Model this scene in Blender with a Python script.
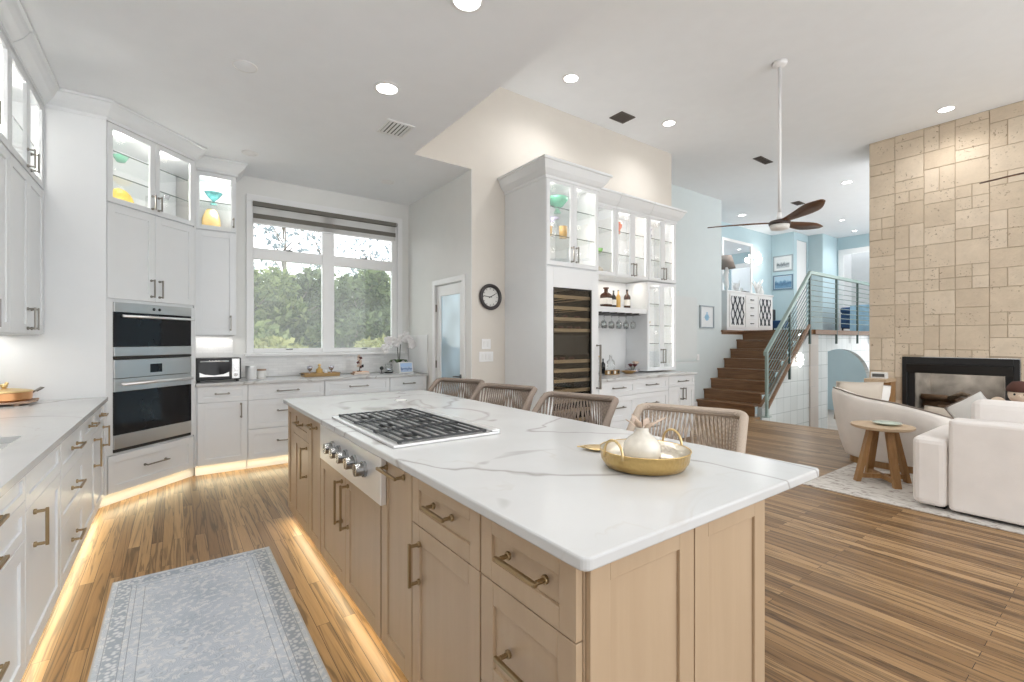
import bpy, bmesh, math, random
from mathutils import Vector, Matrix
R = math.radians
PI = math.pi
random.seed(7)
for _o in list(bpy.data.objects):
    bpy.data.objects.remove(_o)
SC = bpy.context.scene
COL = SC.collection

# ------------------------------------------------------------------ camera
cd = bpy.data.cameras.new('camera')
cam = bpy.data.objects.new('camera', cd)
COL.objects.link(cam)
cd.sensor_width = 36.0
cd.lens = 36.0 * 464.0 / 1024.0
cd.clip_start = 0.05
cd.clip_end = 300
cam.location = (0, 0, 1.34)
cam.rotation_euler = (R(90), 0, -math.atan(338.0 / 464.0))
SC.camera = cam

# ------------------------------------------------------------------ world, exposure
W = bpy.data.worlds.new('sky')
SC.world = W
W.use_nodes = True
wn = W.node_tree
wn.nodes.clear()
w_out = wn.nodes.new('ShaderNodeOutputWorld')
w_bg = wn.nodes.new('ShaderNodeBackground')
w_bg.inputs['Strength'].default_value = 2.2
w_tc = wn.nodes.new('ShaderNodeTexCoord')
w_sep = wn.nodes.new('ShaderNodeSeparateXYZ')
w_ramp = wn.nodes.new('ShaderNodeValToRGB')
w_ramp.color_ramp.elements[0].position = 0.0
w_ramp.color_ramp.elements[0].color = (0.97, 0.99, 1.0, 1)
w_ramp.color_ramp.elements[1].position = 1.0
w_ramp.color_ramp.elements[1].color = (0.91, 0.955, 1.0, 1)
wn.links.new(w_tc.outputs['Generated'], w_sep.inputs[0])
wn.links.new(w_sep.outputs['Z'], w_ramp.inputs[0])
wn.links.new(w_ramp.outputs[0], w_bg.inputs['Color'])
wn.links.new(w_bg.outputs[0], w_out.inputs['Surface'])
SC.view_settings.view_transform = 'Standard'
SC.view_settings.look = 'None'
SC.view_settings.gamma = 1.0
SC.view_settings.use_curve_mapping = False
SC.view_settings.exposure = 0.42
SC.cycles.use_denoising = True
SC.cycles.max_bounces = 10
SC.cycles.diffuse_bounces = 5
SC.cycles.transparent_max_bounces = 24
SC.cycles.sample_clamp_indirect = 4.0
DOWN_W = 34.0       # each recessed lamp of the kitchen
HIGH_W = 38.0       # each recessed lamp of the high ceiling
CAB_W = 3.4         # each display cabinet lamp
TOE_W = 1.0         # per metre of toe kick strip


# ------------------------------------------------------------------ materials
def new_mat(name):
    m = bpy.data.materials.new(name)
    m.use_nodes = True
    nt = m.node_tree
    b = nt.nodes['Principled BSDF']
    return m, nt, b


def nd(nt, kind, **kw):
    n = nt.nodes.new('ShaderNode' + kind)
    for k, v in kw.items():
        if k in n.inputs:
            n.inputs[k].default_value = v
        else:
            setattr(n, k, v)
    return n


def lk(nt, a, b):
    nt.links.new(a, b)


def ramp(nt, fac, stops):
    r = nt.nodes.new('ShaderNodeValToRGB')
    e = r.color_ramp.elements
    while len(e) < len(stops):
        e.new(0.5)
    for i, (p, c) in enumerate(stops):
        e[i].position = p
        e[i].color = tuple(c) + (1,) if len(c) == 3 else c
    lk(nt, fac, r.inputs[0])
    return r.outputs[0]


def coords(nt, scale=(1, 1, 1), rot=(0, 0, 0)):
    t = nt.nodes.new('ShaderNodeTexCoord')
    mp = nt.nodes.new('ShaderNodeMapping')
    mp.inputs['Scale'].default_value = scale
    mp.inputs['Rotation'].default_value = rot
    lk(nt, t.outputs['Object'], mp.inputs['Vector'])
    return mp.outputs[0]


def mix(nt, fac, a, b, mode='MIX'):
    n = nt.nodes.new('ShaderNodeMix')
    n.data_type = 'RGBA'
    n.blend_type = mode
    for s, v in ((0, fac), (6, a), (7, b)):
        if hasattr(v, 'is_linked'):
            lk(nt, v, n.inputs[s])
        elif s == 0:
            n.inputs[0].default_value = v
        else:
            n.inputs[s].default_value = tuple(v) + (1,)
    return n.outputs[2]


def math_n(nt, op, a, b=None, clamp=False):
    n = nt.nodes.new('ShaderNodeMath')
    n.operation = op
    n.use_clamp = clamp
    for i, v in enumerate((a, b)):
        if v is None:
            continue
        if hasattr(v, 'is_linked'):
            lk(nt, v, n.inputs[i])
        else:
            n.inputs[i].default_value = v
    return n.outputs[0]


def plain(name, c, rough=0.5, metal=0.0, spec=0.5, var=0.04, scale=6.0, bump=0.0, bscale=80.0, coat=0.0, trans=0.0):
    """Paint, metal, plastic, fabric: a base colour with a faint procedural mottling."""
    m, nt, b = new_mat(name)
    v = coords(nt)
    n = nd(nt, 'TexNoise', Scale=scale, Detail=3.0)
    lk(nt, v, n.inputs['Vector'])
    lo = [max(0, x * (1 - var)) for x in c]
    hi = [min(1, x * (1 + var)) for x in c]
    lk(nt, ramp(nt, n.outputs['Fac'], [(0.3, lo), (0.7, hi)]), b.inputs['Base Color'])
    b.inputs['Roughness'].default_value = rough
    b.inputs['Metallic'].default_value = metal
    b.inputs['Specular IOR Level'].default_value = spec
    b.inputs['Coat Weight'].default_value = coat
    b.inputs['Transmission Weight'].default_value = trans
    if bump:
        n2 = nd(nt, 'TexNoise', Scale=bscale, Detail=2.0)
        lk(nt, v, n2.inputs['Vector'])
        bp = nd(nt, 'Bump', Strength=bump, Distance=0.01)
        lk(nt, n2.outputs['Fac'], bp.inputs['Height'])
        lk(nt, bp.outputs[0], b.inputs['Normal'])
    return m


def wood(name, dark, light, axis=2, rough=0.4, stretch=14.0, scale=2.0, contrast=0.25):
    m, nt, b = new_mat(name)
    s = [stretch, stretch, stretch]
    s[axis] = 1.0
    v = coords(nt, tuple(s))
    n = nd(nt, 'TexNoise', Scale=scale, Detail=6.0, Roughness=0.6, Distortion=0.6)
    lk(nt, v, n.inputs['Vector'])
    lk(nt, ramp(nt, n.outputs['Fac'], [(0.5 - contrast, dark), (0.5 + contrast, light)]), b.inputs['Base Color'])
    b.inputs['Roughness'].default_value = rough
    return m


def emit(name, c, s):
    m, nt, b = new_mat(name)
    b.inputs['Base Color'].default_value = tuple(c) + (1,)
    b.inputs['Emission Color'].default_value = tuple(c) + (1,)
    b.inputs['Emission Strength'].default_value = s
    return m


def glass(name, tint=(1, 1, 1), refl=0.10, rough=0.0, haze=0.0, hazec=(0.8, 0.82, 0.8)):
    """Thin architectural glass: clear with a fresnel reflection and an optional veil."""
    m, nt, b = new_mat(name)
    nt.nodes.remove(b)
    out = [n for n in nt.nodes if n.type == 'OUTPUT_MATERIAL'][0]
    t = nd(nt, 'BsdfTransparent', Color=tuple(tint) + (1,))
    g = nd(nt, 'BsdfGlossy', Roughness=rough, Color=(1, 1, 1, 1))
    lw = nd(nt, 'LayerWeight', Blend=0.35)
    f = math_n(nt, 'MULTIPLY', lw.outputs['Fresnel'], refl * 4, True)
    ms = nt.nodes.new('ShaderNodeMixShader')
    lk(nt, f, ms.inputs[0])
    cur = t.outputs[0]
    if haze:
        d = nd(nt, 'BsdfTranslucent', Color=tuple(hazec) + (1,))
        d2 = nd(nt, 'BsdfDiffuse', Color=tuple(hazec) + (1,))
        a = nt.nodes.new('ShaderNodeAddShader')
        lk(nt, d.outputs[0], a.inputs[0])
        lk(nt, d2.outputs[0], a.inputs[1])
        m2 = nt.nodes.new('ShaderNodeMixShader')
        n = nd(nt, 'TexNoise', Scale=1.3, Detail=2.0)
        lk(nt, coords(nt), n.inputs['Vector'])
        m2.inputs[0].default_value = haze
        lk(nt, math_n(nt, 'MULTIPLY', n.outputs['Fac'], haze * 2, True), m2.inputs[0])
        lk(nt, cur, m2.inputs[1])
        lk(nt, a.outputs[0], m2.inputs[2])
        cur = m2.outputs[0]
    lk(nt, cur, ms.inputs[1])
    lk(nt, g.outputs[0], ms.inputs[2])
    lk(nt, ms.outputs[0], out.inputs['Surface'])
    return m


def mat_floor():
    m, nt, b = new_mat('oak_floor')
    v = coords(nt, (1, 1, 1), (0, 0, R(90)))
    br = nd(nt, 'TexBrick', Scale=1.0, offset=0.37, offset_frequency=2)
    br.inputs['Color1'].default_value = (0, 0, 0, 1)
    br.inputs['Color2'].default_value = (1, 1, 1, 1)
    br.inputs['Mortar'].default_value = (0.2, 0.2, 0.2, 1)
    br.inputs['Mortar Size'].default_value = 0.0012
    br.inputs['Brick Width'].default_value = 1.15
    br.inputs['Row Height'].default_value = 0.060
    br.inputs['Bias'].default_value = 0.0
    lk(nt, v, br.inputs['Vector'])
    tone = ramp(nt, br.outputs['Color'], [(0.0, (0.190, 0.106, 0.046)), (0.5, (0.295, 0.174, 0.079)), (1.0, (0.40, 0.250, 0.122))])
    # grain: each board shifts the pattern a little
    v2 = coords(nt, (14, 0.6, 1))
    sh = nt.nodes.new('ShaderNodeVectorMath')
    sh.operation = 'ADD'
    lk(nt, v2, sh.inputs[0])
    sc_ = nt.nodes.new('ShaderNodeVectorMath')
    sc_.operation = 'SCALE'
    sc_.inputs['Scale'].default_value = 7.0
    lk(nt, br.outputs['Color'], sc_.inputs[0])
    lk(nt, sc_.outputs[0], sh.inputs[1])
    n = nd(nt, 'TexNoise', Scale=1.0, Detail=4.0, Distortion=0.8, Roughness=0.5)
    lk(nt, sh.outputs[0], n.inputs['Vector'])
    rings = math_n(nt, 'SINE', math_n(nt, 'MULTIPLY', n.outputs['Fac'], 40.0))
    rings = ramp(nt, math_n(nt, 'ADD', math_n(nt, 'MULTIPLY', rings, 0.5), 0.5), [(0.0, (0.27, 0.25, 0.23)), (0.26, (0.88, 0.87, 0.86)), (1.0, (1.10, 1.08, 1.05))])
    c = mix(nt, 0.66, tone, rings, 'MULTIPLY')
    n3 = nd(nt, 'TexNoise', Scale=3.0, Detail=6.0)
    lk(nt, coords(nt, (60, 2, 1)), n3.inputs['Vector'])
    c = mix(nt, 0.35, c, ramp(nt, n3.outputs['Fac'], [(0.3, (0.6, 0.6, 0.6)), (0.7, (1.15, 1.15, 1.15))]), 'MULTIPLY')
    c = mix(nt, br.outputs['Fac'], c, (0.05, 0.03, 0.018))
    lk(nt, c, b.inputs['Base Color'])
    b.inputs['Roughness'].default_value = 0.36
    b.inputs['Specular IOR Level'].default_value = 0.28
    bp = nd(nt, 'Bump', Strength=0.15, Distance=0.002)
    lk(nt, br.outputs['Fac'], bp.inputs['Height'])
    bp.invert = True
    lk(nt, bp.outputs[0], b.inputs['Normal'])
    return m


def mat_quartz(seed=0.0):
    m, nt, b = new_mat('veined_quartz')
    v = coords(nt)
    add = nt.nodes.new('ShaderNodeVectorMath')
    add.operation = 'ADD'
    add.inputs[1].default_value = (seed, seed * 0.7, 0)
    lk(nt, v, add.inputs[0])
    v = add.outputs[0]

    def vein(scale, width, distort, lo, hi):
        n = nd(nt, 'TexNoise', Scale=scale, Detail=4.0, Distortion=distort, Roughness=0.45)
        lk(nt, v, n.inputs['Vector'])
        d = math_n(nt, 'ABSOLUTE', math_n(nt, 'SUBTRACT', n.outputs['Fac'], 0.5))
        line = math_n(nt, 'SUBTRACT', 1.0, math_n(nt, 'DIVIDE', d, width), True)
        k = nd(nt, 'TexNoise', Scale=scale * 1.3, Detail=2.0)
        lk(nt, v, k.inputs['Vector'])
        msk = nt.nodes.new('ShaderNodeMapRange')
        msk.inputs['From Min'].default_value = lo
        msk.inputs['From Max'].default_value = hi
        lk(nt, k.outputs['Fac'], msk.inputs['Value'])
        return math_n(nt, 'MULTIPLY', line, msk.outputs[0], True)
    big = vein(0.95, 0.014, 0.8, 0.30, 0.44)
    fine = vein(1.7, 0.008, 1.0, 0.48, 0.70)
    cloud = nd(nt, 'TexNoise', Scale=2.2, Detail=4.0)
    lk(nt, v, cloud.inputs['Vector'])
    base = ramp(nt, cloud.outputs['Fac'], [(0.3, (0.54, 0.545, 0.545)), (0.6, (0.585, 0.59, 0.59))])
    c = mix(nt, math_n(nt, 'MULTIPLY', big, 0.9), base, (0.33, 0.315, 0.30))
    c = mix(nt, math_n(nt, 'MULTIPLY', fine, 0.6), c, (0.50, 0.47, 0.43))
    lk(nt, c, b.inputs['Base Color'])
    b.inputs['Roughness'].default_value = 0.22
    b.inputs['Specular IOR Level'].default_value = 0.25
    return m


def mat_tiles(name, base, joint, bw, bh, axis='xz', rough=0.3, msize=0.004, var=0.05):
    m, nt, b = new_mat(name)
    t = nt.nodes.new('ShaderNodeTexCoord')
    s = nt.nodes.new('ShaderNodeSeparateXYZ')
    lk(nt, t.outputs['Object'], s.inputs[0])
    cmb = nt.nodes.new('ShaderNodeCombineXYZ')
    lk(nt, s.outputs['XYZ'.index(axis[0].upper())], cmb.inputs[0])
    lk(nt, s.outputs['XYZ'.index(axis[1].upper())], cmb.inputs[1])
    br = nd(nt, 'TexBrick', Scale=1.0, offset=0.5 if bw != bh else 0.0)
    br.inputs['Color1'].default_value = tuple(x * (1 - var) for x in base) + (1,)
    br.inputs['Color2'].default_value = tuple(min(1, x * (1 + var)) for x in base) + (1,)
    br.inputs['Mortar'].default_value = tuple(joint) + (1,)
    br.inputs['Mortar Size'].default_value = msize
    br.inputs['Brick Width'].default_value = bw
    br.inputs['Row Height'].default_value = bh
    lk(nt, cmb.outputs[0], br.inputs['Vector'])
    lk(nt, br.outputs['Color'], b.inputs['Base Color'])
    b.inputs['Roughness'].default_value = rough
    bp = nd(nt, 'Bump', Strength=0.3, Distance=0.003)
    bp.invert = True
    lk(nt, br.outputs['Fac'], bp.inputs['Height'])
    lk(nt, bp.outputs[0], b.inputs['Normal'])
    return m


def mat_stone():
    m, nt, b = new_mat('coral_stone')
    g = nt.nodes.new('ShaderNodeNewGeometry')
    v = coords(nt)
    tone = ramp(nt, g.outputs['Random Per Island'], [(0.0, (0.60, 0.50, 0.385)), (0.5, (0.655, 0.555, 0.435)), (1.0, (0.70, 0.60, 0.48))])
    n = nd(nt, 'TexNoise', Scale=5.0, Detail=6.0, Roughness=0.65)
    lk(nt, v, n.inputs['Vector'])
    c = mix(nt, 0.5, tone, ramp(nt, n.outputs['Fac'], [(0.3, (0.80, 0.78, 0.75)), (0.7, (1.1, 1.08, 1.05))]), 'MULTIPLY')
    vo = nd(nt, 'TexNoise', Scale=38.0, Detail=2.0)
    lk(nt, v, vo.inputs['Vector'])
    patch = nd(nt, 'TexNoise', Scale=3.1, Detail=1.0)
    lk(nt, v, patch.inputs['Vector'])
    pit = math_n(nt, 'MULTIPLY', ramp(nt, vo.outputs['Fac'], [(0.30, (1, 1, 1)), (0.38, (0, 0, 0))]), ramp(nt, patch.outputs['Fac'], [(0.44, (0, 0, 0)), (0.56, (1, 1, 1))]))
    c = mix(nt, math_n(nt, 'MULTIPLY', pit, 0.8), c, (0.26, 0.20, 0.14))
    lk(nt, c, b.inputs['Base Color'])
    b.inputs['Roughness'].default_value = 0.85
    b.inputs['Specular IOR Level'].default_value = 0.2
    bp = nd(nt, 'Bump', Strength=0.6, Distance=0.012)
    nb = nd(nt, 'TexNoise', Scale=14.0, Detail=6.0, Roughness=0.7)
    lk(nt, v, nb.inputs['Vector'])
    lk(nt, nb.outputs['Fac'], bp.inputs['Height'])
    lk(nt, bp.outputs[0], b.inputs['Normal'])
    return m


def mat_runner():
    """Faded grey-blue oriental runner: field of soft blotches, rows of motifs, a darker border band."""
    m, nt, b = new_mat('runner_pile')
    t = nt.nodes.new('ShaderNodeTexCoord')
    s = nt.nodes.new('ShaderNodeSeparateXYZ')
    lk(nt, t.outputs['Generated'], s.inputs[0])
    x = math_n(nt, 'ABSOLUTE', math_n(nt, 'SUBTRACT', s.outputs['X'], 0.5))
    y = math_n(nt, 'ABSOLUTE', math_n(nt, 'SUBTRACT', s.outputs['Y'], 0.5))
    ex = math_n(nt, 'MULTIPLY', math_n(nt, 'SUBTRACT', 0.5, x), 0.78)
    ey = math_n(nt, 'MULTIPLY', math_n(nt, 'SUBTRACT', 0.5, y), 2.3)
    e = math_n(nt, 'MINIMUM', ex, ey)
    o = coords(nt)
    # blotchy field
    n1 = nd(nt, 'TexNoise', Scale=4.0, Detail=5.0)
    lk(nt, o, n1.inputs['Vector'])
    n2 = nd(nt, 'TexNoise', Scale=36.0, Detail=4.0, Distortion=0.4)
    lk(nt, o, n2.inputs['Vector'])
    field = ramp(nt, n1.outputs['Fac'], [(0.3, (0.40, 0.450, 0.525)), (0.7, (0.53, 0.575, 0.645))])
    field = mix(nt, ramp(nt, n2.outputs['Fac'], [(0.5, (0, 0, 0)), (0.6, (0.8, 0.8, 0.8))]), field, (0.64, 0.65, 0.67))
    # medallions and leaves
    vo = nd(nt, 'TexVoronoi', Scale=14, feature='F1')
    lk(nt, o, vo.inputs['Vector'])
    pet = math_n(nt, 'SINE', math_n(nt, 'MULTIPLY', vo.outputs['Distance'], 60.0))
    field = mix(nt, math_n(nt, 'MULTIPLY', ramp(nt, pet, [(0.6, (0, 0, 0)), (0.9, (1, 1, 1))]), 0.35), field, (0.22, 0.25, 0.29))
    # border bands
    vb = nd(nt, 'TexVoronoi', Scale=48.0, feature='F1')
    lk(nt, o, vb.inputs['Vector'])
    bd = mix(nt, ramp(nt, vb.outputs['Distance'], [(0.30, (0, 0, 0)), (0.55, (1, 1, 1))]), (0.57, 0.60, 0.645), (0.33, 0.37, 0.44))
    band = ramp(nt, e, [(0.030, (0, 0, 0)), (0.034, (1, 1, 1))])
    inner = ramp(nt, e, [(0.086, (1, 1, 1)), (0.090, (0, 0, 0))])
    c = mix(nt, math_n(nt, 'MULTIPLY', band, inner), field, bd)
    l1 = math_n(nt, 'COMPARE', e, 0.1)
    for off in (0.030, 0.090, 0.112, 0.150):
        q = nt.nodes.new('ShaderNodeMath')
        q.operation = 'COMPARE'
        lk(nt, e, q.inputs[0])
        q.inputs[1].default_value = off
        q.inputs[2].default_value = 0.0018
        c = mix(nt, math_n(nt, 'MULTIPLY', q.outputs[0], 0.6), c, (0.20, 0.22, 0.26))
    edge = ramp(nt, e, [(0.006, (1, 1, 1)), (0.009, (0, 0, 0))])
    c = mix(nt, edge, c, (0.40, 0.40, 0.42))
    lk(nt, c, b.inputs['Base Color'])
    b.inputs['Roughness'].default_value = 0.95
    b.inputs['Specular IOR Level'].default_value = 0.1
    bp = nd(nt, 'Bump', Strength=0.3, Distance=0.003)
    n4 = nd(nt, 'TexNoise', Scale=260.0)
    lk(nt, o, n4.inputs['Vector'])
    lk(nt, n4.outputs['Fac'], bp.inputs['Height'])
    lk(nt, bp.outputs[0], b.inputs['Normal'])
    return m


def mat_area_rug():
    m, nt, b = new_mat('ivory_rug')
    v = coords(nt, (2.2, 1, 1), (0, 0, R(38)))
    w = nd(nt, 'TexNoise', Scale=9.0, Detail=5.0, Distortion=1.5)
    lk(nt, v, w.inputs['Vector'])
    c = ramp(nt, w.outputs['Fac'], [(0.36, (0.36, 0.31, 0.28)), (0.46, (0.60, 0.57, 0.53)), (0.7, (0.68, 0.65, 0.61))])
    lk(nt, c, b.inputs['Base Color'])
    b.inputs['Roughness'].default_value = 0.95
    b.inputs['Specular IOR Level'].default_value = 0.1
    return m


def mat_leaf(name, a, c):
    m, nt, b = new_mat(name)
    g = nt.nodes.new('ShaderNodeNewGeometry')
    col = ramp(nt, g.outputs['Random Per Island'], [(0.0, a), (1.0, c)])
    lk(nt, col, b.inputs['Base Color'])
    b.inputs['Roughness'].default_value = 0.6
    out = [n for n in nt.nodes if n.type == 'OUTPUT_MATERIAL'][0]
    tr = nt.nodes.new('ShaderNodeBsdfTranslucent')
    lk(nt, col, tr.inputs['Color'])
    ms = nt.nodes.new('ShaderNodeMixShader')
    ms.inputs[0].default_value = 0.45
    lk(nt, b.outputs[0], ms.inputs[1])
    lk(nt, tr.outputs[0], ms.inputs[2])
    lk(nt, ms.outputs[0], out.inputs['Surface'])
    return m


def mat_hammered(name, c, rough=0.3):
    m, nt, b = new_mat(name)
    b.inputs['Base Color'].default_value = tuple(c) + (1,)
    b.inputs['Metallic'].default_value = 1.0
    b.inputs['Roughness'].default_value = rough
    vo = nd(nt, 'TexVoronoi', Scale=70.0)
    lk(nt, coords(nt), vo.inputs['Vector'])
    bp = nd(nt, 'Bump', Strength=0.35, Distance=0.004)
    lk(nt, vo.outputs['Distance'], bp.inputs['Height'])
    lk(nt, bp.outputs[0], b.inputs['Normal'])
    return m


def mat_rope(name, c):
    m, nt, b = new_mat(name)
    w = nd(nt, 'TexWave', Scale=60.0, Distortion=2.0)
    lk(nt, coords(nt), w.inputs['Vector'])
    lk(nt, ramp(nt, w.outputs['Fac'], [(0.0, [x * 0.72 for x in c]), (1.0, [x * 1.12 for x in c])]), b.inputs['Base Color'])
    b.inputs['Roughness'].default_value = 0.9
    b.inputs['Specular IOR Level'].default_value = 0.15
    return m


def mat_picture(name, sky, sea, dark, paper=None):
    """A small seascape print: pale upper half, wavy dark band and mottled lower half."""
    m, nt, b = new_mat(name)
    t = nt.nodes.new('ShaderNodeTexCoord')
    s = nt.nodes.new('ShaderNodeSeparateXYZ')
    lk(nt, t.outputs['Generated'], s.inputs[0])
    n = nd(nt, 'TexNoise', Scale=6.0, Detail=5.0)
    lk(nt, t.outputs['Generated'], n.inputs['Vector'])
    h = math_n(nt, 'ADD', s.outputs['Z'], math_n(nt, 'MULTIPLY', math_n(nt, 'SUBTRACT', n.outputs['Fac'], 0.5), 0.55))
    c = ramp(nt, h, [(0.12, sea), (0.38, dark), (0.52, sea), (0.66, sky), (1.0, sky)])
    lk(nt, c, b.inputs['Base Color'])
    b.inputs['Roughness'].default_value = 0.4
    return m


M = {}
M['floor'] = mat_floor()
M['quartz'] = mat_quartz(3.1)
M['quartz2'] = mat_quartz(11.7)
M['cab'] = plain('white_cabinet_paint', (0.765, 0.785, 0.80), 0.32, var=0.01)
M['ceil'] = plain('ceiling_paint', (0.86, 0.88, 0.90), 0.9, spec=0.1, var=0.01)
M['wall_white'] = plain('white_wall_paint', (0.73, 0.74, 0.745), 0.6, spec=0.2, var=0.01)
M['wall_grey'] = plain('greige_wall_paint', (0.77, 0.77, 0.75), 0.5, spec=0.3, var=0.01)
M['wall_cream'] = plain('cream_wall_paint', (0.67, 0.63, 0.575), 0.6, spec=0.2, var=0.01)
M['wall_blue'] = plain('pale_blue_wall_paint', (0.50, 0.64, 0.69), 0.5, spec=0.3, var=0.01)
M['wall_mist'] = plain('mist_blue_wall_paint', (0.62, 0.675, 0.68), 0.5, spec=0.3, var=0.01)
M['wall_panel'] = plain('pale_panel_paint', (0.63, 0.665, 0.67), 0.6, spec=0.2, var=0.01)
M['trim'] = plain('white_trim_paint', (0.82, 0.82, 0.82), 0.3, var=0.01)
M['splash'] = mat_tiles('marble_mosaic', (0.74, 0.74, 0.735), (0.68, 0.68, 0.68), 0.10, 0.03, 'xz', 0.2, 0.002, 0.06)
M['splash_y'] = mat_tiles('marble_mosaic_side', (0.74, 0.74, 0.735), (0.68, 0.68, 0.68), 0.10, 0.03, 'yz', 0.2, 0.002, 0.06)
M['tile_white'] = mat_tiles('white_wall_tile', (0.70, 0.74, 0.74), (0.42, 0.47, 0.47), 0.28, 0.28, 'xz', 0.15, 0.005, 0.05)
M['tile_beige'] = mat_tiles('beige_wall_tile', (0.52, 0.46, 0.41), (0.45, 0.42, 0.40), 0.3, 0.42, 'xz', 0.3, 0.004, 0.08)
M['stone'] = mat_stone()
M['joint'] = plain('stone_joint', (0.46, 0.37, 0.27), 0.95, var=0.1)
M['maple'] = wood('maple_stain', (0.42, 0.305, 0.198), (0.485, 0.36, 0.242), 2, 0.38, 10.0, 1.6, 0.3)
M['maple_in'] = plain('maple_carcass', (0.05, 0.035, 0.02), 0.7)
M['brass'] = plain('brushed_bronze', (0.36, 0.27, 0.155), 0.32, metal=1.0, var=0.05)
M['nickel'] = plain('brushed_nickel', (0.28, 0.265, 0.24), 0.32, metal=1.0, var=0.05)
M['gold'] = plain('polished_gold', (0.74, 0.56, 0.29), 0.38, metal=1.0, var=0.05)
M['hammered_gold'] = mat_hammered('hammered_gold', (0.66, 0.47, 0.20), 0.3)
M['hammered_silver'] = mat_hammered('hammered_champagne', (0.72, 0.66, 0.56), 0.35)
M['steel'] = plain('stainless_steel', (0.62, 0.62, 0.62), 0.28, metal=1.0, var=0.03, scale=3.0)
M['steel_bright'] = plain('satin_steel_panel', (0.80, 0.80, 0.80), 0.38, metal=0.85, var=0.02)
M['knob_steel'] = plain('dark_steel_knob', (0.30, 0.30, 0.30), 0.25, metal=1.0, var=0.05)
M['chrome'] = plain('chrome', (0.75, 0.75, 0.75), 0.12, metal=1.0, var=0.02)
M['black'] = plain('black_enamel', (0.010, 0.010, 0.011), 0.35)
M['iron'] = plain('cast_iron', (0.035, 0.037, 0.04), 0.45, spec=0.6)
M['oven_glass'] = plain('dark_oven_glass', (0.010, 0.010, 0.012), 0.06, spec=0.3)
M['dark_grey'] = plain('dark_grey', (0.10, 0.10, 0.10), 0.5)
M['glass'] = glass('clear_glass', (1, 1, 1), 0.05)
M['shelf_glass'] = glass('shelf_glass', (0.95, 0.96, 0.955), 0.05)
M['shelf_edge'] = plain('glass_edge', (0.10, 0.13, 0.12), 0.2)
M['win_glass'] = glass('window_glass', (1, 1, 1), 0.08)
M['screen_glass'] = glass('screened_window_glass', (0.95, 0.97, 0.95), 0.08, 0.0, 0.05, (0.9, 0.93, 0.9))
M['frost'] = glass('frosted_door_glass', (0.72, 0.82, 0.88), 0.30, 0.05, 0.5, (0.62, 0.72, 0.78))  # pale blue tint stands in for the reflected blue living room
M['smoke'] = glass('smoked_fridge_glass', (0.80, 0.80, 0.79), 0.025)
M['tumbler'] = glass('drinking_glass', (0.955, 0.965, 0.965), 0.16)
M['led'] = emit('led_strip', (1.0, 0.97, 0.90), 4.0)
M['led_warm'] = emit('warm_led_strip', (1.0, 0.80, 0.45), 3.0)
M['lamp'] = emit('lamp_diffuser', (1.0, 0.98, 0.94), 8.0)
M['sconce'] = emit('sconce_glow', (1.0, 0.96, 0.90), 2.2)
M['runner'] = mat_runner()
M['area_rug'] = mat_area_rug()
M['sofa'] = plain('ivory_upholstery', (0.84, 0.80, 0.77), 0.9, spec=0.15, var=0.03, bump=0.15, bscale=180)
M['sofa2'] = plain('cream_boucle', (0.82, 0.775, 0.73), 0.95, spec=0.1, var=0.04, bump=0.3, bscale=120)
M['pillow'] = plain('beige_linen', (0.56, 0.50, 0.43), 0.95, spec=0.1, bump=0.15, bscale=200)
M['pillow_white'] = plain('white_linen', (0.74, 0.73, 0.71), 0.95, spec=0.1, bump=0.15, bscale=200)
M['edge_line'] = plain('taupe_edge_line', (0.24, 0.20, 0.17), 0.9)
M['rope'] = mat_rope('taupe_rope', (0.30, 0.245, 0.205))
M['rope_lit'] = mat_rope('lit_taupe_rope', (0.48, 0.40, 0.33))  # same taupe rope with the brighter light put into its colour
M['teak'] = wood('teak', (0.25, 0.125, 0.045), (0.42, 0.24, 0.10), 2, 0.45, 12.0, 2.5)
M['ash_top'] = wood('pale_wood_top', (0.50, 0.36, 0.23), (0.62, 0.47, 0.32), 0, 0.45, 10.0, 2.0)
M['stair_wood'] = wood('stair_oak', (0.125, 0.058, 0.025), (0.29, 0.155, 0.072), 1, 0.35, 14.0, 2.5)
M['rail_green'] = plain('sea_green_metal', (0.055, 0.09, 0.08), 0.4, metal=0.2, var=0.08)
M['rail_top'] = plain('sage_metal_rail', (0.27, 0.35, 0.32), 0.35, metal=0.2, var=0.08)
M['rail_rod'] = plain('rod_metal', (0.16, 0.215, 0.20), 0.35, metal=0.3, var=0.08)
M['walnut'] = wood('walnut_blade', (0.060, 0.028, 0.014), (0.17, 0.080, 0.038), 0, 0.4, 12.0, 2.5)
M['fan_dark'] = plain('dark_bronze', (0.07, 0.055, 0.05), 0.4, metal=0.4)
M['frosted_white'] = plain('opal_glass', (0.78, 0.77, 0.75), 0.4)
M['ceramic'] = plain('glazed_ivory_ceramic', (0.74, 0.70, 0.62), 0.15, var=0.10, scale=30, coat=0.4)
M['ceramic_white'] = plain('white_ceramic', (0.78, 0.78, 0.77), 0.3)
M['copper'] = plain('copper', (0.70, 0.36, 0.17), 0.28, metal=1.0, var=0.08)
M['board'] = wood('trivet_board', (0.30, 0.20, 0.14), (0.46, 0.33, 0.25), 0, 0.6)
M['tray_wood'] = wood('olive_wood', (0.22, 0.12, 0.035), (0.42, 0.26, 0.09), 0, 0.45)
M['mercury'] = plain('silver_mercury_glass', (0.62, 0.60, 0.66), 0.25, metal=0.9, var=0.2, scale=40)
M['teal_glass'] = plain('teal_art_glass', (0.14, 0.45, 0.46), 0.1, var=0.3, scale=30)
M['amber_glass'] = plain('amber_art_glass', (0.85, 0.62, 0.28), 0.15, var=0.1)
M['green_glass'] = plain('green_art_glass', (0.16, 0.50, 0.34), 0.1, var=0.2, scale=20)
M['lime_glass'] = plain('lime_art_glass', (0.22, 0.55, 0.14), 0.15, var=0.2)
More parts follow.
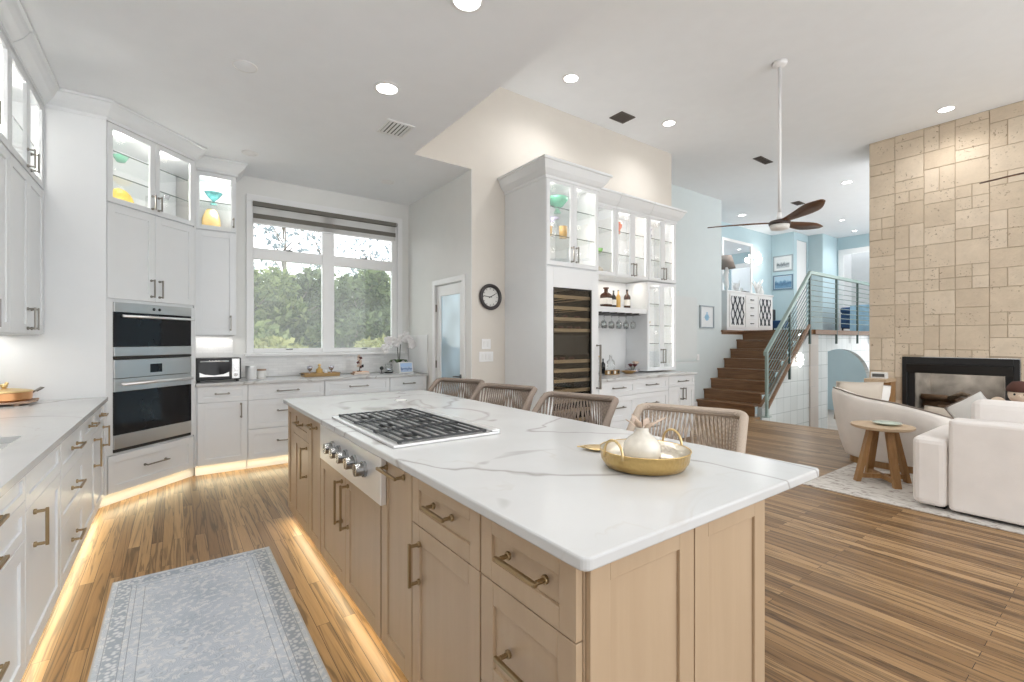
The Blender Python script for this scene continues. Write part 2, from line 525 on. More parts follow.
M['red_glass'] = plain('coral_art_glass', (0.75, 0.22, 0.14), 0.15, var=0.2)
M['violet_glass'] = plain('smoke_violet_glass', (0.28, 0.27, 0.36), 0.15, var=0.2)
M['yellow_glaze'] = plain('yellow_glaze', (0.72, 0.52, 0.10), 0.2, var=0.25, scale=40)
M['amber_bottle'] = plain('brown_bottle', (0.045, 0.018, 0.010), 0.1)
M['black_bottle'] = plain('black_bottle', (0.012, 0.012, 0.012), 0.1)
M['label_paper'] = plain('label_paper', (0.72, 0.70, 0.66), 0.7)
M['whisky'] = plain('amber_liquor', (0.55, 0.34, 0.10), 0.1)
M['petal'] = plain('white_petal', (0.82, 0.80, 0.80), 0.6)
M['petal_pink'] = plain('pale_pink_petal', (0.60, 0.47, 0.38), 0.6, var=0.2, scale=30)
M['maroon'] = plain('maroon_petal', (0.10, 0.02, 0.025), 0.6)
M['stem'] = plain('dark_stem', (0.035, 0.045, 0.02), 0.6)
M['stem_green'] = plain('leaf_green', (0.07, 0.12, 0.04), 0.5)
M['blue_print'] = mat_picture('blue_photo_print', (0.42, 0.60, 0.86), (0.50, 0.62, 0.80), (0.10, 0.18, 0.40))
M['bw_print'] = mat_picture('grey_surf_print', (0.70, 0.72, 0.73), (0.42, 0.46, 0.48), (0.10, 0.12, 0.14))
M['sea_print'] = mat_picture('blue_sea_print', (0.42, 0.58, 0.70), (0.15, 0.30, 0.46), (0.08, 0.17, 0.28))
M['mat_board'] = plain('white_mat_board', (0.74, 0.76, 0.77), 0.8)
M['grey_frame'] = plain('grey_frame', (0.30, 0.35, 0.38), 0.5)
M['blue_frame'] = plain('slate_blue_frame', (0.14, 0.22, 0.30), 0.5)
M['navy'] = plain('navy_velvet', (0.018, 0.065, 0.17), 0.8, var=0.2)
M['sky_fabric'] = plain('sky_blue_fabric', (0.30, 0.50, 0.66), 0.9, var=0.12)
M['mirror'] = plain('silvered_mirror', (0.86, 0.88, 0.90), 0.02, metal=1.0, var=0.0)
M['lattice'] = plain('dark_lattice', (0.045, 0.055, 0.07), 0.6)
M['brown_shade'] = plain('taupe_shade', (0.30, 0.25, 0.22), 0.8)
M['blind'] = glass('sheer_blind', (0.55, 0.54, 0.53), 0.02, 0.3, 0.85, (0.34, 0.335, 0.33))
M['blind_dark'] = plain('taupe_blind_band', (0.16, 0.15, 0.13), 0.9)
M['vent_dark'] = plain('vent_shadow', (0.03, 0.03, 0.03), 0.9)
M['vent_brown'] = plain('brown_vent', (0.10, 0.085, 0.075), 0.7)
M['soot'] = plain('sooty_firebrick', (0.36, 0.325, 0.29), 0.9, var=0.35, scale=5.0)
M['bark'] = plain('bark', (0.12, 0.085, 0.055), 0.9, var=0.3, bump=0.4, bscale=30)
M['char'] = plain('charred_log', (0.14, 0.08, 0.045), 0.9, var=0.4, scale=12)
M['clock_rim'] = plain('clock_rim', (0.035, 0.03, 0.03), 0.35)
M['clock_face'] = plain('clock_face', (0.72, 0.71, 0.68), 0.5)
M['grass'] = plain('grass', (0.04, 0.06, 0.02), 0.95, var=0.4)
M['leaf_a'] = mat_leaf('leaf_mid', (0.085, 0.13, 0.045), (0.36, 0.41, 0.18))
M['leaf_b'] = mat_leaf('leaf_dark', (0.042, 0.070, 0.034), (0.21, 0.265, 0.125))
M['leaf_c'] = mat_leaf('leaf_yellow', (0.22, 0.24, 0.08), (0.55, 0.53, 0.25))
M['leaf_d'] = mat_leaf('leaf_blue', (0.22, 0.27, 0.29), (0.36, 0.42, 0.44))
M['trunk'] = plain('trunk', (0.24, 0.21, 0.18), 0.9, var=0.3)
M['skin'] = plain('pale_felt', (0.70, 0.58, 0.46), 0.9)
M['red_felt'] = plain('red_felt', (0.30, 0.045, 0.025), 0.95)
M['brown_felt'] = plain('brown_felt', (0.085, 0.035, 0.025), 0.95)
M['fridge_in'] = plain('fridge_liner', (0.006, 0.006, 0.007), 0.5)
M['rack_wood'] = wood('rack_beech', (0.42, 0.30, 0.17), (0.60, 0.46, 0.29), 0, 0.5)


# ------------------------------------------------------------------ mesh helpers
class MB:
    def __init__(s):
        s.bm = bmesh.new()

    def box(s, x0, y0, z0, x1, y1, z1, rot=None, piv=None):
        x0, x1 = min(x0, x1), max(x0, x1)
        y0, y1 = min(y0, y1), max(y0, y1)
        z0, z1 = min(z0, z1), max(z0, z1)
        v = [s.bm.verts.new(p) for p in ((x0, y0, z0), (x1, y0, z0), (x1, y1, z0), (x0, y1, z0), (x0, y0, z1), (x1, y0, z1), (x1, y1, z1), (x0, y1, z1))]
        for f in ((3, 2, 1, 0), (4, 5, 6, 7), (0, 1, 5, 4), (1, 2, 6, 5), (2, 3, 7, 6), (3, 0, 4, 7)):
            s.bm.faces.new([v[i] for i in f])
        if rot is not None:
            c = Vector(piv) if piv else Vector(((x0 + x1) / 2, (y0 + y1) / 2, (z0 + z1) / 2))
            bmesh.ops.rotate(s.bm, verts=v, cent=c, matrix=rot)
        return s

    def prism(s, poly, z0, z1, axis='z'):
        def P(a, b, h):
            return {'z': (a, b, h), 'y': (a, h, b), 'x': (h, a, b)}[axis]
        lo = [s.bm.verts.new(P(a, b, z0)) for a, b in poly]
        hi = [s.bm.verts.new(P(a, b, z1)) for a, b in poly]
        n = len(poly)
        fs = [s.bm.faces.new(lo[::-1]), s.bm.faces.new(hi)]
        for i in range(n):
            fs.append(s.bm.faces.new((lo[i], lo[(i + 1) % n], hi[(i + 1) % n], hi[i])))
        bmesh.ops.recalc_face_normals(s.bm, faces=fs)
        return s

    def loft(s, rings, cap=True, closed=False):
        vs = [[s.bm.verts.new(p) for p in r] for r in rings]
        n = len(vs[0])
        fs = []
        pairs = list(zip(vs, vs[1:])) + ([(vs[-1], vs[0])] if closed else [])
        for a, b in pairs:
            for i in range(n):
                fs.append(s.bm.faces.new((a[i], a[(i + 1) % n], b[(i + 1) % n], b[i])))
        if cap and not closed:
            fs.append(s.bm.faces.new(vs[0][::-1]))
            fs.append(s.bm.faces.new(vs[-1]))
        bmesh.ops.recalc_face_normals(s.bm, faces=fs)
        return s

    def tube(s, pts, r, n=8, closed=False, flat=None):
        pts = [Vector(p) for p in pts]
        rr = r if isinstance(r, (list, tuple)) else [r] * len(pts)
        rings = []
        up = None
        for i, p in enumerate(pts):
            a = pts[i - 1] if (i > 0 or closed) else p
            b = pts[(i + 1) % len(pts)] if (i < len(pts) - 1 or closed) else p
            t = (b - a).normalized()
            if up is None:
                up = Vector((0, 0, 1)) if abs(t.z) < 0.9 else Vector((1, 0, 0))
            u = (up - t * up.dot(t)).normalized()
            w = t.cross(u)
            up = u
            k = flat if flat else 1.0
            rings.append([p + (u * math.cos(2 * PI * j / n) * k + w * math.sin(2 * PI * j / n)) * rr[i] for j in range(n)])
        return s.loft(rings, True, closed)

    def cyl(s, p0, p1, r, r2=None, n=16):
        return s.tube([p0, p1], [r, r if r2 is None else r2], n)

    def lathe(s, prof, c=(0, 0, 0), n=24, sx=1.0, sy=1.0):
        rings = [[(c[0] + max(r, 0.0004) * math.cos(2 * PI * j / n) * sx, c[1] + max(r, 0.0004) * math.sin(2 * PI * j / n) * sy, c[2] + z) for j in range(n)] for r, z in prof]
        return s.loft(rings, True, prof[0][0] > 0.001 and prof[-1][0] > 0.001)

    def ball(s, c, r, n=12, m=8):
        rx, ry, rz = r if isinstance(r, (tuple, list)) else (r, r, r)
        rings = []
        for i in range(m + 1):
            a = -PI / 2 + PI * i / m
            k = max(math.cos(a), 0.01)
            rings.append([(c[0] + rx * k * math.cos(2 * PI * j / n), c[1] + ry * k * math.sin(2 * PI * j / n), c[2] + rz * math.sin(a)) for j in range(n)])
        return s.loft(rings)

    def cushion(s, c, size, puff=0.5, n=10, rot=None):
        """A stuffed cushion: superellipse outline swelling towards the middle. size = (w, h, t); lies in xz, thickness y."""
        w, h, t = size
        rings = []
        top, bot = [], []
        before = len(s.bm.verts)
        g = {}
        for side in (1, -1):
            for i in range(n + 1):
                for j in range(n + 1):
                    u, v = -1 + 2 * i / n, -1 + 2 * j / n
                    e = (1 - abs(u) ** 2.5) * (1 - abs(v) ** 2.5)
                    if e < 1e-6 and side == -1:
                        g[(side, i, j)] = g[(1, i, j)]
                        continue
                    pin = 1 - 0.06 * (1 - abs(u)) * 0 - 0.05 * (abs(u) * (1 - v * v) * 0)
                    g[(side, i, j)] = s.bm.verts.new((u * w / 2 * (1 - 0.06 * (1 - v * v) * abs(u) ** 3 * -0 - 0.05 * abs(u) ** 2 * (1 - abs(v))), side * t / 2 * (e ** puff if e > 0 else 0), v * h / 2 * (1 - 0.05 * abs(v) ** 2 * (1 - abs(u)))))
        fs = []
        for side in (1, -1):
            for i in range(n):
                for j in range(n):
                    q = [g[(side, i, j)], g[(side, i + 1, j)], g[(side, i + 1, j + 1)], g[(side, i, j + 1)]]
                    fs.append(s.bm.faces.new(q if side == -1 else q[::-1]))
        vs = list({v for f in fs for v in f.verts})
        if rot is not None:
            bmesh.ops.rotate(s.bm, verts=vs, cent=(0, 0, 0), matrix=rot)
        bmesh.ops.translate(s.bm, verts=vs, vec=c)
        bmesh.ops.recalc_face_normals(s.bm, faces=fs)
        return s

    def sweep(s, path, prof, side=1):
        """Sweep a (outset, z) profile along a horizontal polyline, mitred at the corners."""
        pts = [Vector((p[0], p[1])) for p in path]
        dirs = [(b - a).normalized() for a, b in zip(pts, pts[1:])]
        nrm = [Vector((d.y, -d.x)) * side for d in dirs]
        rings = []
        for i, p in enumerate(pts):
            if i == 0:
                m = nrm[0]
            elif i == len(pts) - 1:
                m = nrm[-1]
            else:
                m = (nrm[i - 1] + nrm[i])
                m = m / max(0.3, m.dot(nrm[i]))
            rings.append([(p.x + m.x * o, p.y + m.y * o, z) for o, z in prof])
        return s.loft(rings)

    def build(s, name, mat, parent=None, smooth=False, bevel=0.0, seg=2, angle=35, loc=None, rot=None, sub=0):
        me = bpy.data.meshes.new(name)
        s.bm.to_mesh(me)
        s.bm.free()
        o = bpy.data.objects.new(name, me)
        COL.objects.link(o)
        me.materials.append(mat)
        if smooth:
            for p in me.polygons:
                p.use_smooth = True
        if smooth == 'auto':
            me.set_sharp_from_angle(angle=R(40))
        if bevel:
            md = o.modifiers.new('bevel', 'BEVEL')
            md.width = bevel
            md.segments = seg
            md.limit_method = 'ANGLE'
            md.angle_limit = R(angle)
        if sub:
            md = o.modifiers.new('sub', 'SUBSURF')
            md.levels = sub
            md.render_levels = sub
        if parent is not None:
            o.parent = parent
        if loc is not None:
            o.location = loc
        if rot is not None:
            o.rotation_euler = rot
        return o


def tag(o, label=None, cat=None, group=None, kind=None):
    for k, v in (('label', label), ('category', cat), ('group', group), ('kind', kind)):
        if v:
            o[k] = v
    return o


def thing(name, label, cat, loc=(0, 0, 0), rz=0.0, group=None):
    o = bpy.data.objects.new(name, None)
    COL.objects.link(o)
    o.empty_display_size = 0.05
    o.location = loc
    o.rotation_euler = (0, 0, rz)
    return tag(o, label, cat, group)


def struct(name, mb, mat, **kw):
    return tag(mb.build(name, mat, **kw), kind='structure')


def dup(root, loc, rz=None, label=None, group=None):
    r = root.copy()
    COL.objects.link(r)
    r.location = loc
    if rz is not None:
        r.rotation_euler = (0, 0, rz)
    if label:
        r['label'] = label
    if group:
        r['group'] = group
    for ch in list(root.children):
        c = ch.copy()
        COL.objects.link(c)
        c.parent = r
        for g in ch.children:
            d = g.copy()
            COL.objects.link(d)
            d.parent = c
    return r


def area(parent, loc, sx, sy, power, color=(1, 1, 1), rot=(0, 0, 0), spread=180, name='lamp_light'):
    l = bpy.data.lights.new(name, 'AREA')
    l.shape = 'RECTANGLE'
    l.size = sx
    l.size_y = sy
    l.energy = power
    l.color = color
    l.spread = R(spread)
    o = bpy.data.objects.new(name, l)
    COL.objects.link(o)
    o.location = loc
    o.rotation_euler = rot
    o.parent = parent
    return o


def point(parent, loc, power, color=(1, 1, 1), rad=0.04, name='lamp_light'):
    l = bpy.data.lights.new(name, 'POINT')
    l.energy = power
    l.color = color
    l.shadow_soft_size = rad
    o = bpy.data.objects.new(name, l)
    COL.objects.link(o)
    o.location = loc
    o.parent = parent
    return o


# ------------------------------------------------------------------ the setting
LOW, HIGH, UP = 3.24, 4.27, 1.57
fl = MB()
fl.prism([(-1.3, -3.2), (8.42, -3.2), (8.42, 2.47), (8.06, 2.47), (8.06, 4.04), (8.36, 4.04), (8.36, 5.37), (6.2, 5.37), (6.2, 4.5), (2.9, 4.5), (2.9, 6.2), (-1.3, 6.2)], -0.08, 0.0)
struct('floor', fl, M['floor'])
struct('floor_sunken', MB().box(8.06, 2.4, -0.62, 16.6, 6.6, -0.55), M['tile_beige'])
struct('trim_1', MB().box(8.03, 2.47, -0.55, 8.06, 4.03, -0.08), M['trim'])

struct('ceiling', MB().prism([(-1.3, -3.2), (1.97, -3.2), (1.97, 4.41), (2.78, 4.41), (2.78, 6.24), (-1.3, 6.24)], LOW, LOW + 0.06), M['ceil'])
struct('ceiling_high', MB().prism([(1.97, -3.2), (16.8, -3.2), (16.8, 6.4), (6.0, 6.4), (6.0, 4.6), (1.97, 4.6)], HIGH, HIGH + 0.08), M['ceil'])
struct('wall_bulkhead', MB().box(1.90, -3.2, LOW + 0.06, 1.969, 4.404, HIGH), M['wall_cream'])
struct('wall_left', MB().box(-1.22, -3.2, 0, -1.12, 6.24, LOW), M['wall_white'])
# window wall with its opening
WX0, WX1, WZ0, WZ1 = 0.70, 2.53, 1.20, 3.00
wb = MB()
wb.box(-1.12, 6.12, 0, WX0, 6.24, LOW).box(WX1, 6.12, 0, 2.66, 6.24, LOW).box(WX0, 6.12, 0, WX1, 6.24, WZ0).box(WX0, 6.12, WZ1, WX1, 6.24, LOW)
struct('wall_back', wb, M['wall_grey'])
# pantry side wall with the door opening (Y 4.60..5.29, Z 0..2.02)
pw = MB()
pw.box(2.66, 5.28, 0, 2.78, 6.24, LOW).box(2.66, 4.526, 0, 2.78, 4.60, LOW).box(2.655, 4.406, 0, 2.6605, 4.53, LOW).box(2.66, 4.60, 2.03, 2.78, 5.28, LOW)
struct('wall_pantry', pw, M['wall_grey'])
struct('wall_pantry_inner', MB().box(3.9, 4.53, 0, 3.98, 6.24, LOW), M['wall_blue'])
struct('wall_cream', MB().prism([(1.97, LOW + 0.001), (2.661, LOW + 0.001), (2.661, 0), (6.30, 0), (6.30, HIGH), (1.97, HIGH)], 4.405, 4.525, 'y'), M['wall_cream'])
struct('wall_cream_end', MB().box(6.18, 4.525, 0, 6.30, 5.25, HIGH), M['wall_cream'])
struct('wall_stair', MB().prism([(6.18, 0), (8.9, 0), (10.08, 0), (10.08, UP - 0.09), (9.23, UP - 0.09), (9.23, HIGH), (6.18, HIGH)], 5.25, 5.37, 'y'), M['wall_mist'])
struct('wall_stair_return', MB().box(9.11, 5.37, 0, 9.23, 6.17, HIGH), M['wall_blue'])
struct('wall_upper_left', MB().box(9.1, 6.17, 0, 13.55, 6.29, HIGH), M['wall_blue'])
struct('wall_upper_far', MB().box(13.42, 5.60, 0, 13.55, 6.17, HIGH), M['wall_blue'])
# short wall with the white door, then the stepped walls beyond the landing
du = MB()
du.box(13.55, 5.60, UP, 13.60, 5.70, HIGH).box(14.22, 5.60, UP, 14.40, 5.70, HIGH).box(13.60, 5.60, 4.08, 14.22, 5.70, HIGH)
struct('wall_upper_step', du, M['wall_blue'])
struct('wall_upper_middle', MB().box(14.30, 5.24, UP, 14.42, 5.60, HIGH).box(14.42, 5.24, UP, 15.30, 5.34, HIGH), M['wall_blue'])
struct('wall_upper_right', MB().box(15.30, 5.16, UP, 15.42, 5.34, HIGH).box(15.30, 2.9, 3.90, 15.42, 5.16, HIGH).box(15.30, 2.5, UP, 15.42, 3.9, 3.90), M['wall_blue'])
struct('wall_bedroom', MB().box(17.2, 2.5, UP, 17.3, 6.4, HIGH).box(15.42, 5.5, UP, 17.2, 5.6, HIGH), M['wall_white'])
struct('trim_doorway', MB().box(15.27, 5.07, UP, 15.30, 5.20, 3.92).box(15.27, 3.9, 3.77, 15.30, 5.07, 3.92), M['trim'])
# upper floor and its edge
struct('floor_upper', MB().prism([(9.23, 5.25), (10.10, 5.25), (10.10, 3.98), (17.3, 3.98), (17.3, 6.17), (9.23, 6.17)], UP - 0.09, UP), M['stair_wood'])
struct('trim_landing', MB().box(9.21, 5.20, UP - 0.035, 10.10, 5.249, UP).box(10.42, 3.94, UP - 0.09, 17.0, 3.979, UP), M['stair_wood'])
# tiled wall under the stair with the arch
arch = [(8.40, -0.55), (8.40, 0.15), (8.56, 0.15), (10.30, UP - 0.10), (16.5, UP - 0.10), (16.5, -0.55), (13.88, -0.55)]
for k in range(0, 13):
    a = k / 12 * R(109)
    arch.append((11.9 + 1.98 * math.cos(a), 0.30 + 0.865 * math.sin(a)))
arch += [(11.25, -0.55)]
struct('wall_tiled', MB().prism(arch, 4.03, 4.11, 'y'), M['tile_white'])
struct('trim_tile_column', MB().box(10.34, 4.005, -0.55, 10.72, 4.029, UP - 0.10), M['tile_beige'])
struct('wall_light_block', MB().box(9.3, 2.30, -0.55, 17.3, 2.40, 1.75), M['wall_white'])  # unseen wall added to block daylight coming from behind the fireplace
struct('wall_sunken_far', MB().box(14.6, 4.0, -0.55, 14.7, 6.1, UP - 0.10).box(8.1, 6.0, -0.55, 14.6, 6.1, UP - 0.10), M['wall_blue'])

# mouldings
struct('trim_backsplash', MB().box(0.54, 6.108, 0.925, 2.66, 6.119, 1.188), M['splash'])
struct('trim_backsplash_corner', MB().box(0.17, 6.108, 0.925, 0.54, 6.119, 1.398), M['splash'])
struct('trim_backsplash_left', MB().box(-1.119, 1.0, 0.90, -1.108, 4.88, 1.383), M['splash_y'])
struct('trim_backsplash_side', MB().box(2.648, 5.50, 0.925, 2.659, 6.107, 1.42), M['trim'])
struct('baseboard_clock', MB().box(2.67, 4.39, 0, 3.08, 4.404, 0.14), M['trim'])
struct('baseboard_stair', MB().box(6.3, 5.235, 0, 8.33, 5.249, 0.14), M['trim'])
hw = MB()
hw.box(5.93, 4.36, 1.06, 6.93, 4.404, 2.05).box(5.93, 4.34, 0.985, 6.97, 4.404, 1.01)
struct('trim_panel', hw, M['wall_panel'])

# ------------------------------------------------------------------ window
def window():
    fr = MB()
    for a in ((0.67, 6.095, 2.955, 2.56, 6.119, 3.035), (0.67, 6.095, 1.19, 0.735, 6.119, 2.955), (2.495, 6.095, 1.19, 2.56, 6.119, 2.955), (0.65, 6.05, 1.165, 2.58, 6.119, 1.195)):
        fr.box(*a)
    w = struct('window_1', fr, M['trim'], bevel=0.004)
    s = MB()
    y0, y1 = 6.135, 6.19
    s.box(0.70, y0, 1.20, 0.752, y1, 3.0).box(2.425, y0, 1.20, 2.53, y1, 3.0)
    s.box(0.752, y0, 1.20, 2.425, y1, 1.252).box(0.752, y0, 2.30, 1.51, y1, 2.43).box(1.655, y0, 2.30, 2.425, y1, 2.43).box(0.752, y0, 2.95, 2.425, y1, 3.0)
    s.box(1.51, y0 - 0.01, 1.20, 1.655, y1, 3.0)
    s.build('sash_frame', M['trim'], w, bevel=0.004)
    MB().box(0.752, 6.16, 1.252, 1.51, 6.165, 2.30).build('pane', M['screen_glass'], w)
    MB().box(1.655, 6.16, 1.252, 2.425, 6.165, 2.30).build('pane', M['screen_glass'], w)
    MB().box(0.752, 6.16, 2.43, 1.51, 6.165, 2.95).build('pane', M['win_glass'], w)
    MB().box(1.655, 6.16, 2.43, 2.425, 6.165, 2.95).build('pane', M['win_glass'], w)
    for x in (1.13, 2.04):
        for z in (1.235, 2.425):
            MB().box(x - 0.035, 6.115, z, x + 0.035, 6.134, z + 0.012).build('latch', M['dark_grey'], w)


window()
bl = thing('roller_blind', 'taupe banded roller blind rolled most of the way up at the top of the window', 'blind', (1.60, 6.10, 2.95))
MB().cyl((-0.865, 0.0, -0.02), (0.865, 0.0, -0.02), 0.026, n=14).build('roller', M['blind_dark'], bl, True)
MB().box(-0.865, -0.034, -0.045, 0.865, -0.027, 0.005).build('valance', M['blind_dark'], bl)
MB().box(-0.86, 0.006, -0.235, 0.86, 0.010, -0.04).build('shade_cloth', M['blind'], bl)
MB().box(-0.86, -0.006, -0.185, 0.86, -0.002, -0.13).build('dark_band', M['blind_dark'], bl)
MB().box(-0.86, -0.004, -0.25, 0.86, 0.014, -0.235).build('hem_bar', M['trim'], bl)

# ------------------------------------------------------------------ pantry door
fd = MB()
fd.box(2.640, 5.28, 0, 2.659, 5.345, 2.095).box(2.640, 4.535, 0, 2.659, 4.60, 2.095).box(2.640, 4.60, 2.03, 2.659, 5.28, 2.095)
struct('trim_door', fd, M['trim'], bevel=0.004)
ds = MB()
ds.box(2.675, 4.605, 0.01, 2.715, 4.70, 2.02).box(2.675, 5.18, 0.01, 2.715, 5.275, 2.02).box(2.675, 4.70, 0.01, 2.715, 5.18, 0.25).box(2.675, 4.70, 1.895, 2.715, 5.18, 2.02)
door = struct('door_1', ds, M['trim'], bevel=0.004)
MB().box(2.69, 4.70, 0.25, 2.70, 5.18, 1.895).build('pane', M['frost'], door)
h = MB()
h.cyl((2.674, 4.655, 0.93), (2.655, 4.655, 0.93), 0.026).cyl((2.655, 4.655, 0.93), (2.625, 4.655, 0.93), 0.009).tube([(2.628, 4.655, 0.93), (2.626, 4.70, 0.93), (2.628, 4.77, 0.925)], 0.009)
h.build('door_handle', M['dark_grey'], door, True)
for z in (0.35, 1.05, 1.75):
    MB().box(2.655, 5.272, z - 0.045, 2.674, 5.288, z + 0.045).build('hinge', M['nickel'], door)


# ------------------------------------------------------------------ cabinet builder
def pull(kind, cx, cz, L, mat, parent, y=0.0, t=0.011, stand=0.034):
    m = MB()
    if kind == 'h':
        m.box(cx - L / 2, y - stand - t, cz - t / 2, cx + L / 2, y - stand, cz + t / 2)
        for s in (-1, 1):
            x = cx + s * (L / 2 - 0.010)
            m.cyl((x, y - stand + 0.001, cz), (x, y - 0.0005, cz), 0.0065, n=10).cyl((x, y - 0.010, cz), (x, y - 0.0005, cz), 0.011, n=12)
    else:
        m.box(cx - t / 2, y - stand - t, cz - L / 2, cx + t / 2, y - stand, cz + L / 2)
        for s in (-1, 1):
            z = cz + s * (L / 2 - 0.010)
            m.cyl((cx, y - stand + 0.001, z), (cx, y - 0.0005, z), 0.0065, n=10).cyl((cx, y - 0.010, z), (cx, y - 0.0005, z), 0.011, n=12)
    return m.build('handle', mat, parent, bevel=0.002)


def shaker(kind, x0, x1, z0, z1, mat, parent, rail=0.06, glass_mat=None, y=0.0, t=0.02):
    g = 0.0016
    x0, x1, z0, z1 = x0 + g, x1 - g, z0 + g, z1 - g
    r = min(rail, (x1 - x0) * 0.26, (z1 - z0) * 0.30)
    m = MB()
    m.box(x0, y, z0, x0 + r, y + t, z1).box(x1 - r, y, z0, x1, y + t, z1)
    m.box(x0 + r, y, z0, x1 - r, y + t, z0 + r).box(x0 + r, y, z1 - r, x1 - r, y + t, z1)
    if glass_mat is None:
        m.box(x0 + r, y + 0.0085, z0 + r, x1 - r, y + t, z1 - r)
    o = m.build(kind, mat, parent, bevel=0.0015)
    if glass_mat is not None:
        MB().box(x0 + r - 0.003, y + 0.009, z0 + r - 0.003, x1 - r + 0.003, y + 0.012, z1 - r + 0.003).build('pane', glass_mat, o)
    return o


def fronts(root, lst, mat, hmat):
    for f in lst:
        kind, x0, x1, z0, z1 = f[:5]
        hand = f[5] if len(f) > 5 else None
        o = shaker('door' if kind == 'glass' else kind, x0, x1, z0, z1, mat, root, glass_mat=M['glass'] if kind == 'glass' else None, rail=0.045 if kind == 'glass' else 0.06)
        if kind == 'glass':
            o.name = 'glass_door'
        if hand:
            pull(*hand, hmat, o)


def shell(m, w, d, z0, z1, t=0.018):
    """Open-fronted box of boards."""
    m.box(0, 0.021, z0, t, d, z1).box(w - t, 0.021, z0, w, d, z1)
    m.box(t, 0.021, z0, w - t, d, z0 + t).box(t, 0.021, z1 - t, w - t, d, z1).box(t, d - t, z0 + t, w - t, d, z1 - t)
    return m


def glass_shelf(root, x0, x1, y0, y1, z):
    o = MB().box(x0, y0, z, x1, y1, z + 0.009).build('glass_shelf', M['shelf_glass'], root)
    MB().box(x0, y0 - 0.004, z, x1, y0 - 0.0005, z + 0.009).build('shelf_edge', M['shelf_edge'], o)
    return o


def cabinet(name, label, cat, loc, rz, w, d, z0, z1, lst, mat=None, hmat=None, toe=False, glass_from=None, shelves=(), lit=True, lamp=0.5, group=None, toe_mat=None, toe_light=True, body_top=None):
    mat = mat or M['cab']
    hmat = hmat or M['nickel']
    root = thing(name, label, cat, loc, rz, group)
    if glass_from is None:
        MB().box(0, 0.021, z0, w, d, body_top or z1).build('body', mat, root)
    else:
        m = MB()
        if glass_from > z0 + 0.01:
            m.box(0, 0.021, z0, w, d, glass_from - 0.002)
        shell(m, w, d, glass_from, z1)
        m.build('body', mat, root)
        for z in shelves:
            glass_shelf(root, 0.02, w - 0.02, 0.05, d - 0.022, z)
        if lit:
            for x in (0.024, w - 0.03):
                MB().box(x, 0.03, glass_from + 0.04, x + 0.006, 0.036, z1 - 0.03).build('led_strip', M['led'], root)
            point(root, (w / 2, 0.10, z1 - 0.09), CAB_W * lamp, (1.0, 0.96, 0.90), 0.03)
            point(root, (w / 2, 0.10, (z1 + glass_from) / 2 - 0.08), CAB_W * lamp, (1.0, 0.96, 0.90), 0.03)
    if toe:
        MB().box(0, 0.07, 0, w, d, z0 - 0.001).build('toe_kick', toe_mat or mat, root)
        if toe_light:
            MB().box(0.01, 0.048, z0 - 0.008, w - 0.01, 0.056, z0 - 0.001).build('led_strip', M['led_warm'], root)
            area(root, (w / 2, 0.045, z0 - 0.012), w * 0.98, 0.02, TOE_W * w, (1.0, 0.89, 0.60), (R(-38), 0, 0), name='toe_light')
    fronts(root, lst, mat, hmat)
    return root


CROWN = [(0.0, 3.10), (0.012, 3.10), (0.012, 3.125), (0.03, 3.14), (0.055, 3.165), (0.075, 3.195), (0.085, 3.215), (0.10, 3.22), (0.10, 3.238), (0.0, 3.238)]
LCROWN = [(a, z) for a, z in CROWN]

# ------------------------------------------------------------------ left run (faces +X)
LX = -0.449
Z = 0.865


def left_base(y0, y1, label, lst, name='base_cabinet', body_top=None):
    return cabinet(name, label, 'cabinet', (LX, y0, 0), R(90), y1 - y0, 0.66, 0.105, Z, lst, hmat=M['brass'], toe=True, body_top=body_top)


w = 0.50
left_base(4.38, 4.88, 'white base cabinet at the far end of the sink counter, against the oven tower', [('drawer', 0, w, 0.70, Z, ('h', w / 2, 0.785, 0.13)), ('door', 0, w, 0.105, 0.70, ('v', w - 0.09, 0.60, 0.16))])
w = 0.52
left_base(3.86, 4.38, 'white base cabinet with thick bronze pull, second from the oven tower', [('drawer', 0, w, 0.70, Z, ('h', w / 2, 0.785, 0.15)), ('door', 0, w, 0.105, 0.70, ('v', w - 0.08, 0.565, 0.20))])
w = 0.71
left_base(3.15, 3.86, 'white three-drawer base cabinet between the sink cabinet and the door cabinets', [('drawer', 0, w, 0.655, Z, ('h', w / 2, 0.76, 0.17)), ('drawer', 0, w, 0.40, 0.655, ('h', w / 2, 0.545, 0.17)), ('drawer', 0, w, 0.105, 0.40, ('h', w / 2, 0.265, 0.17))])
w = 0.66
left_base(2.475, 3.135, 'white sink cabinet with a tall bronze pull, below the sink', [('false_front', 0, w, 0.70, Z), ('door', 0, w, 0.105, 0.70, ('v', 0.12, 0.60, 0.15))], 'sink_cabinet', 0.695)
w = 0.77
left_base(1.70, 2.47, 'white drawer cabinet nearest the camera on the sink counter', [('drawer', 0, w, 0.745, Z, ('h', 0.27, 0.81, 0.15)), ('drawer', 0, w, 0.60, 0.745, ('h', 0.27, 0.685, 0.15)), ('drawer', 0, w, 0.105, 0.60, ('h', 0.27, 0.36, 0.15))], 'drawer_cabinet')
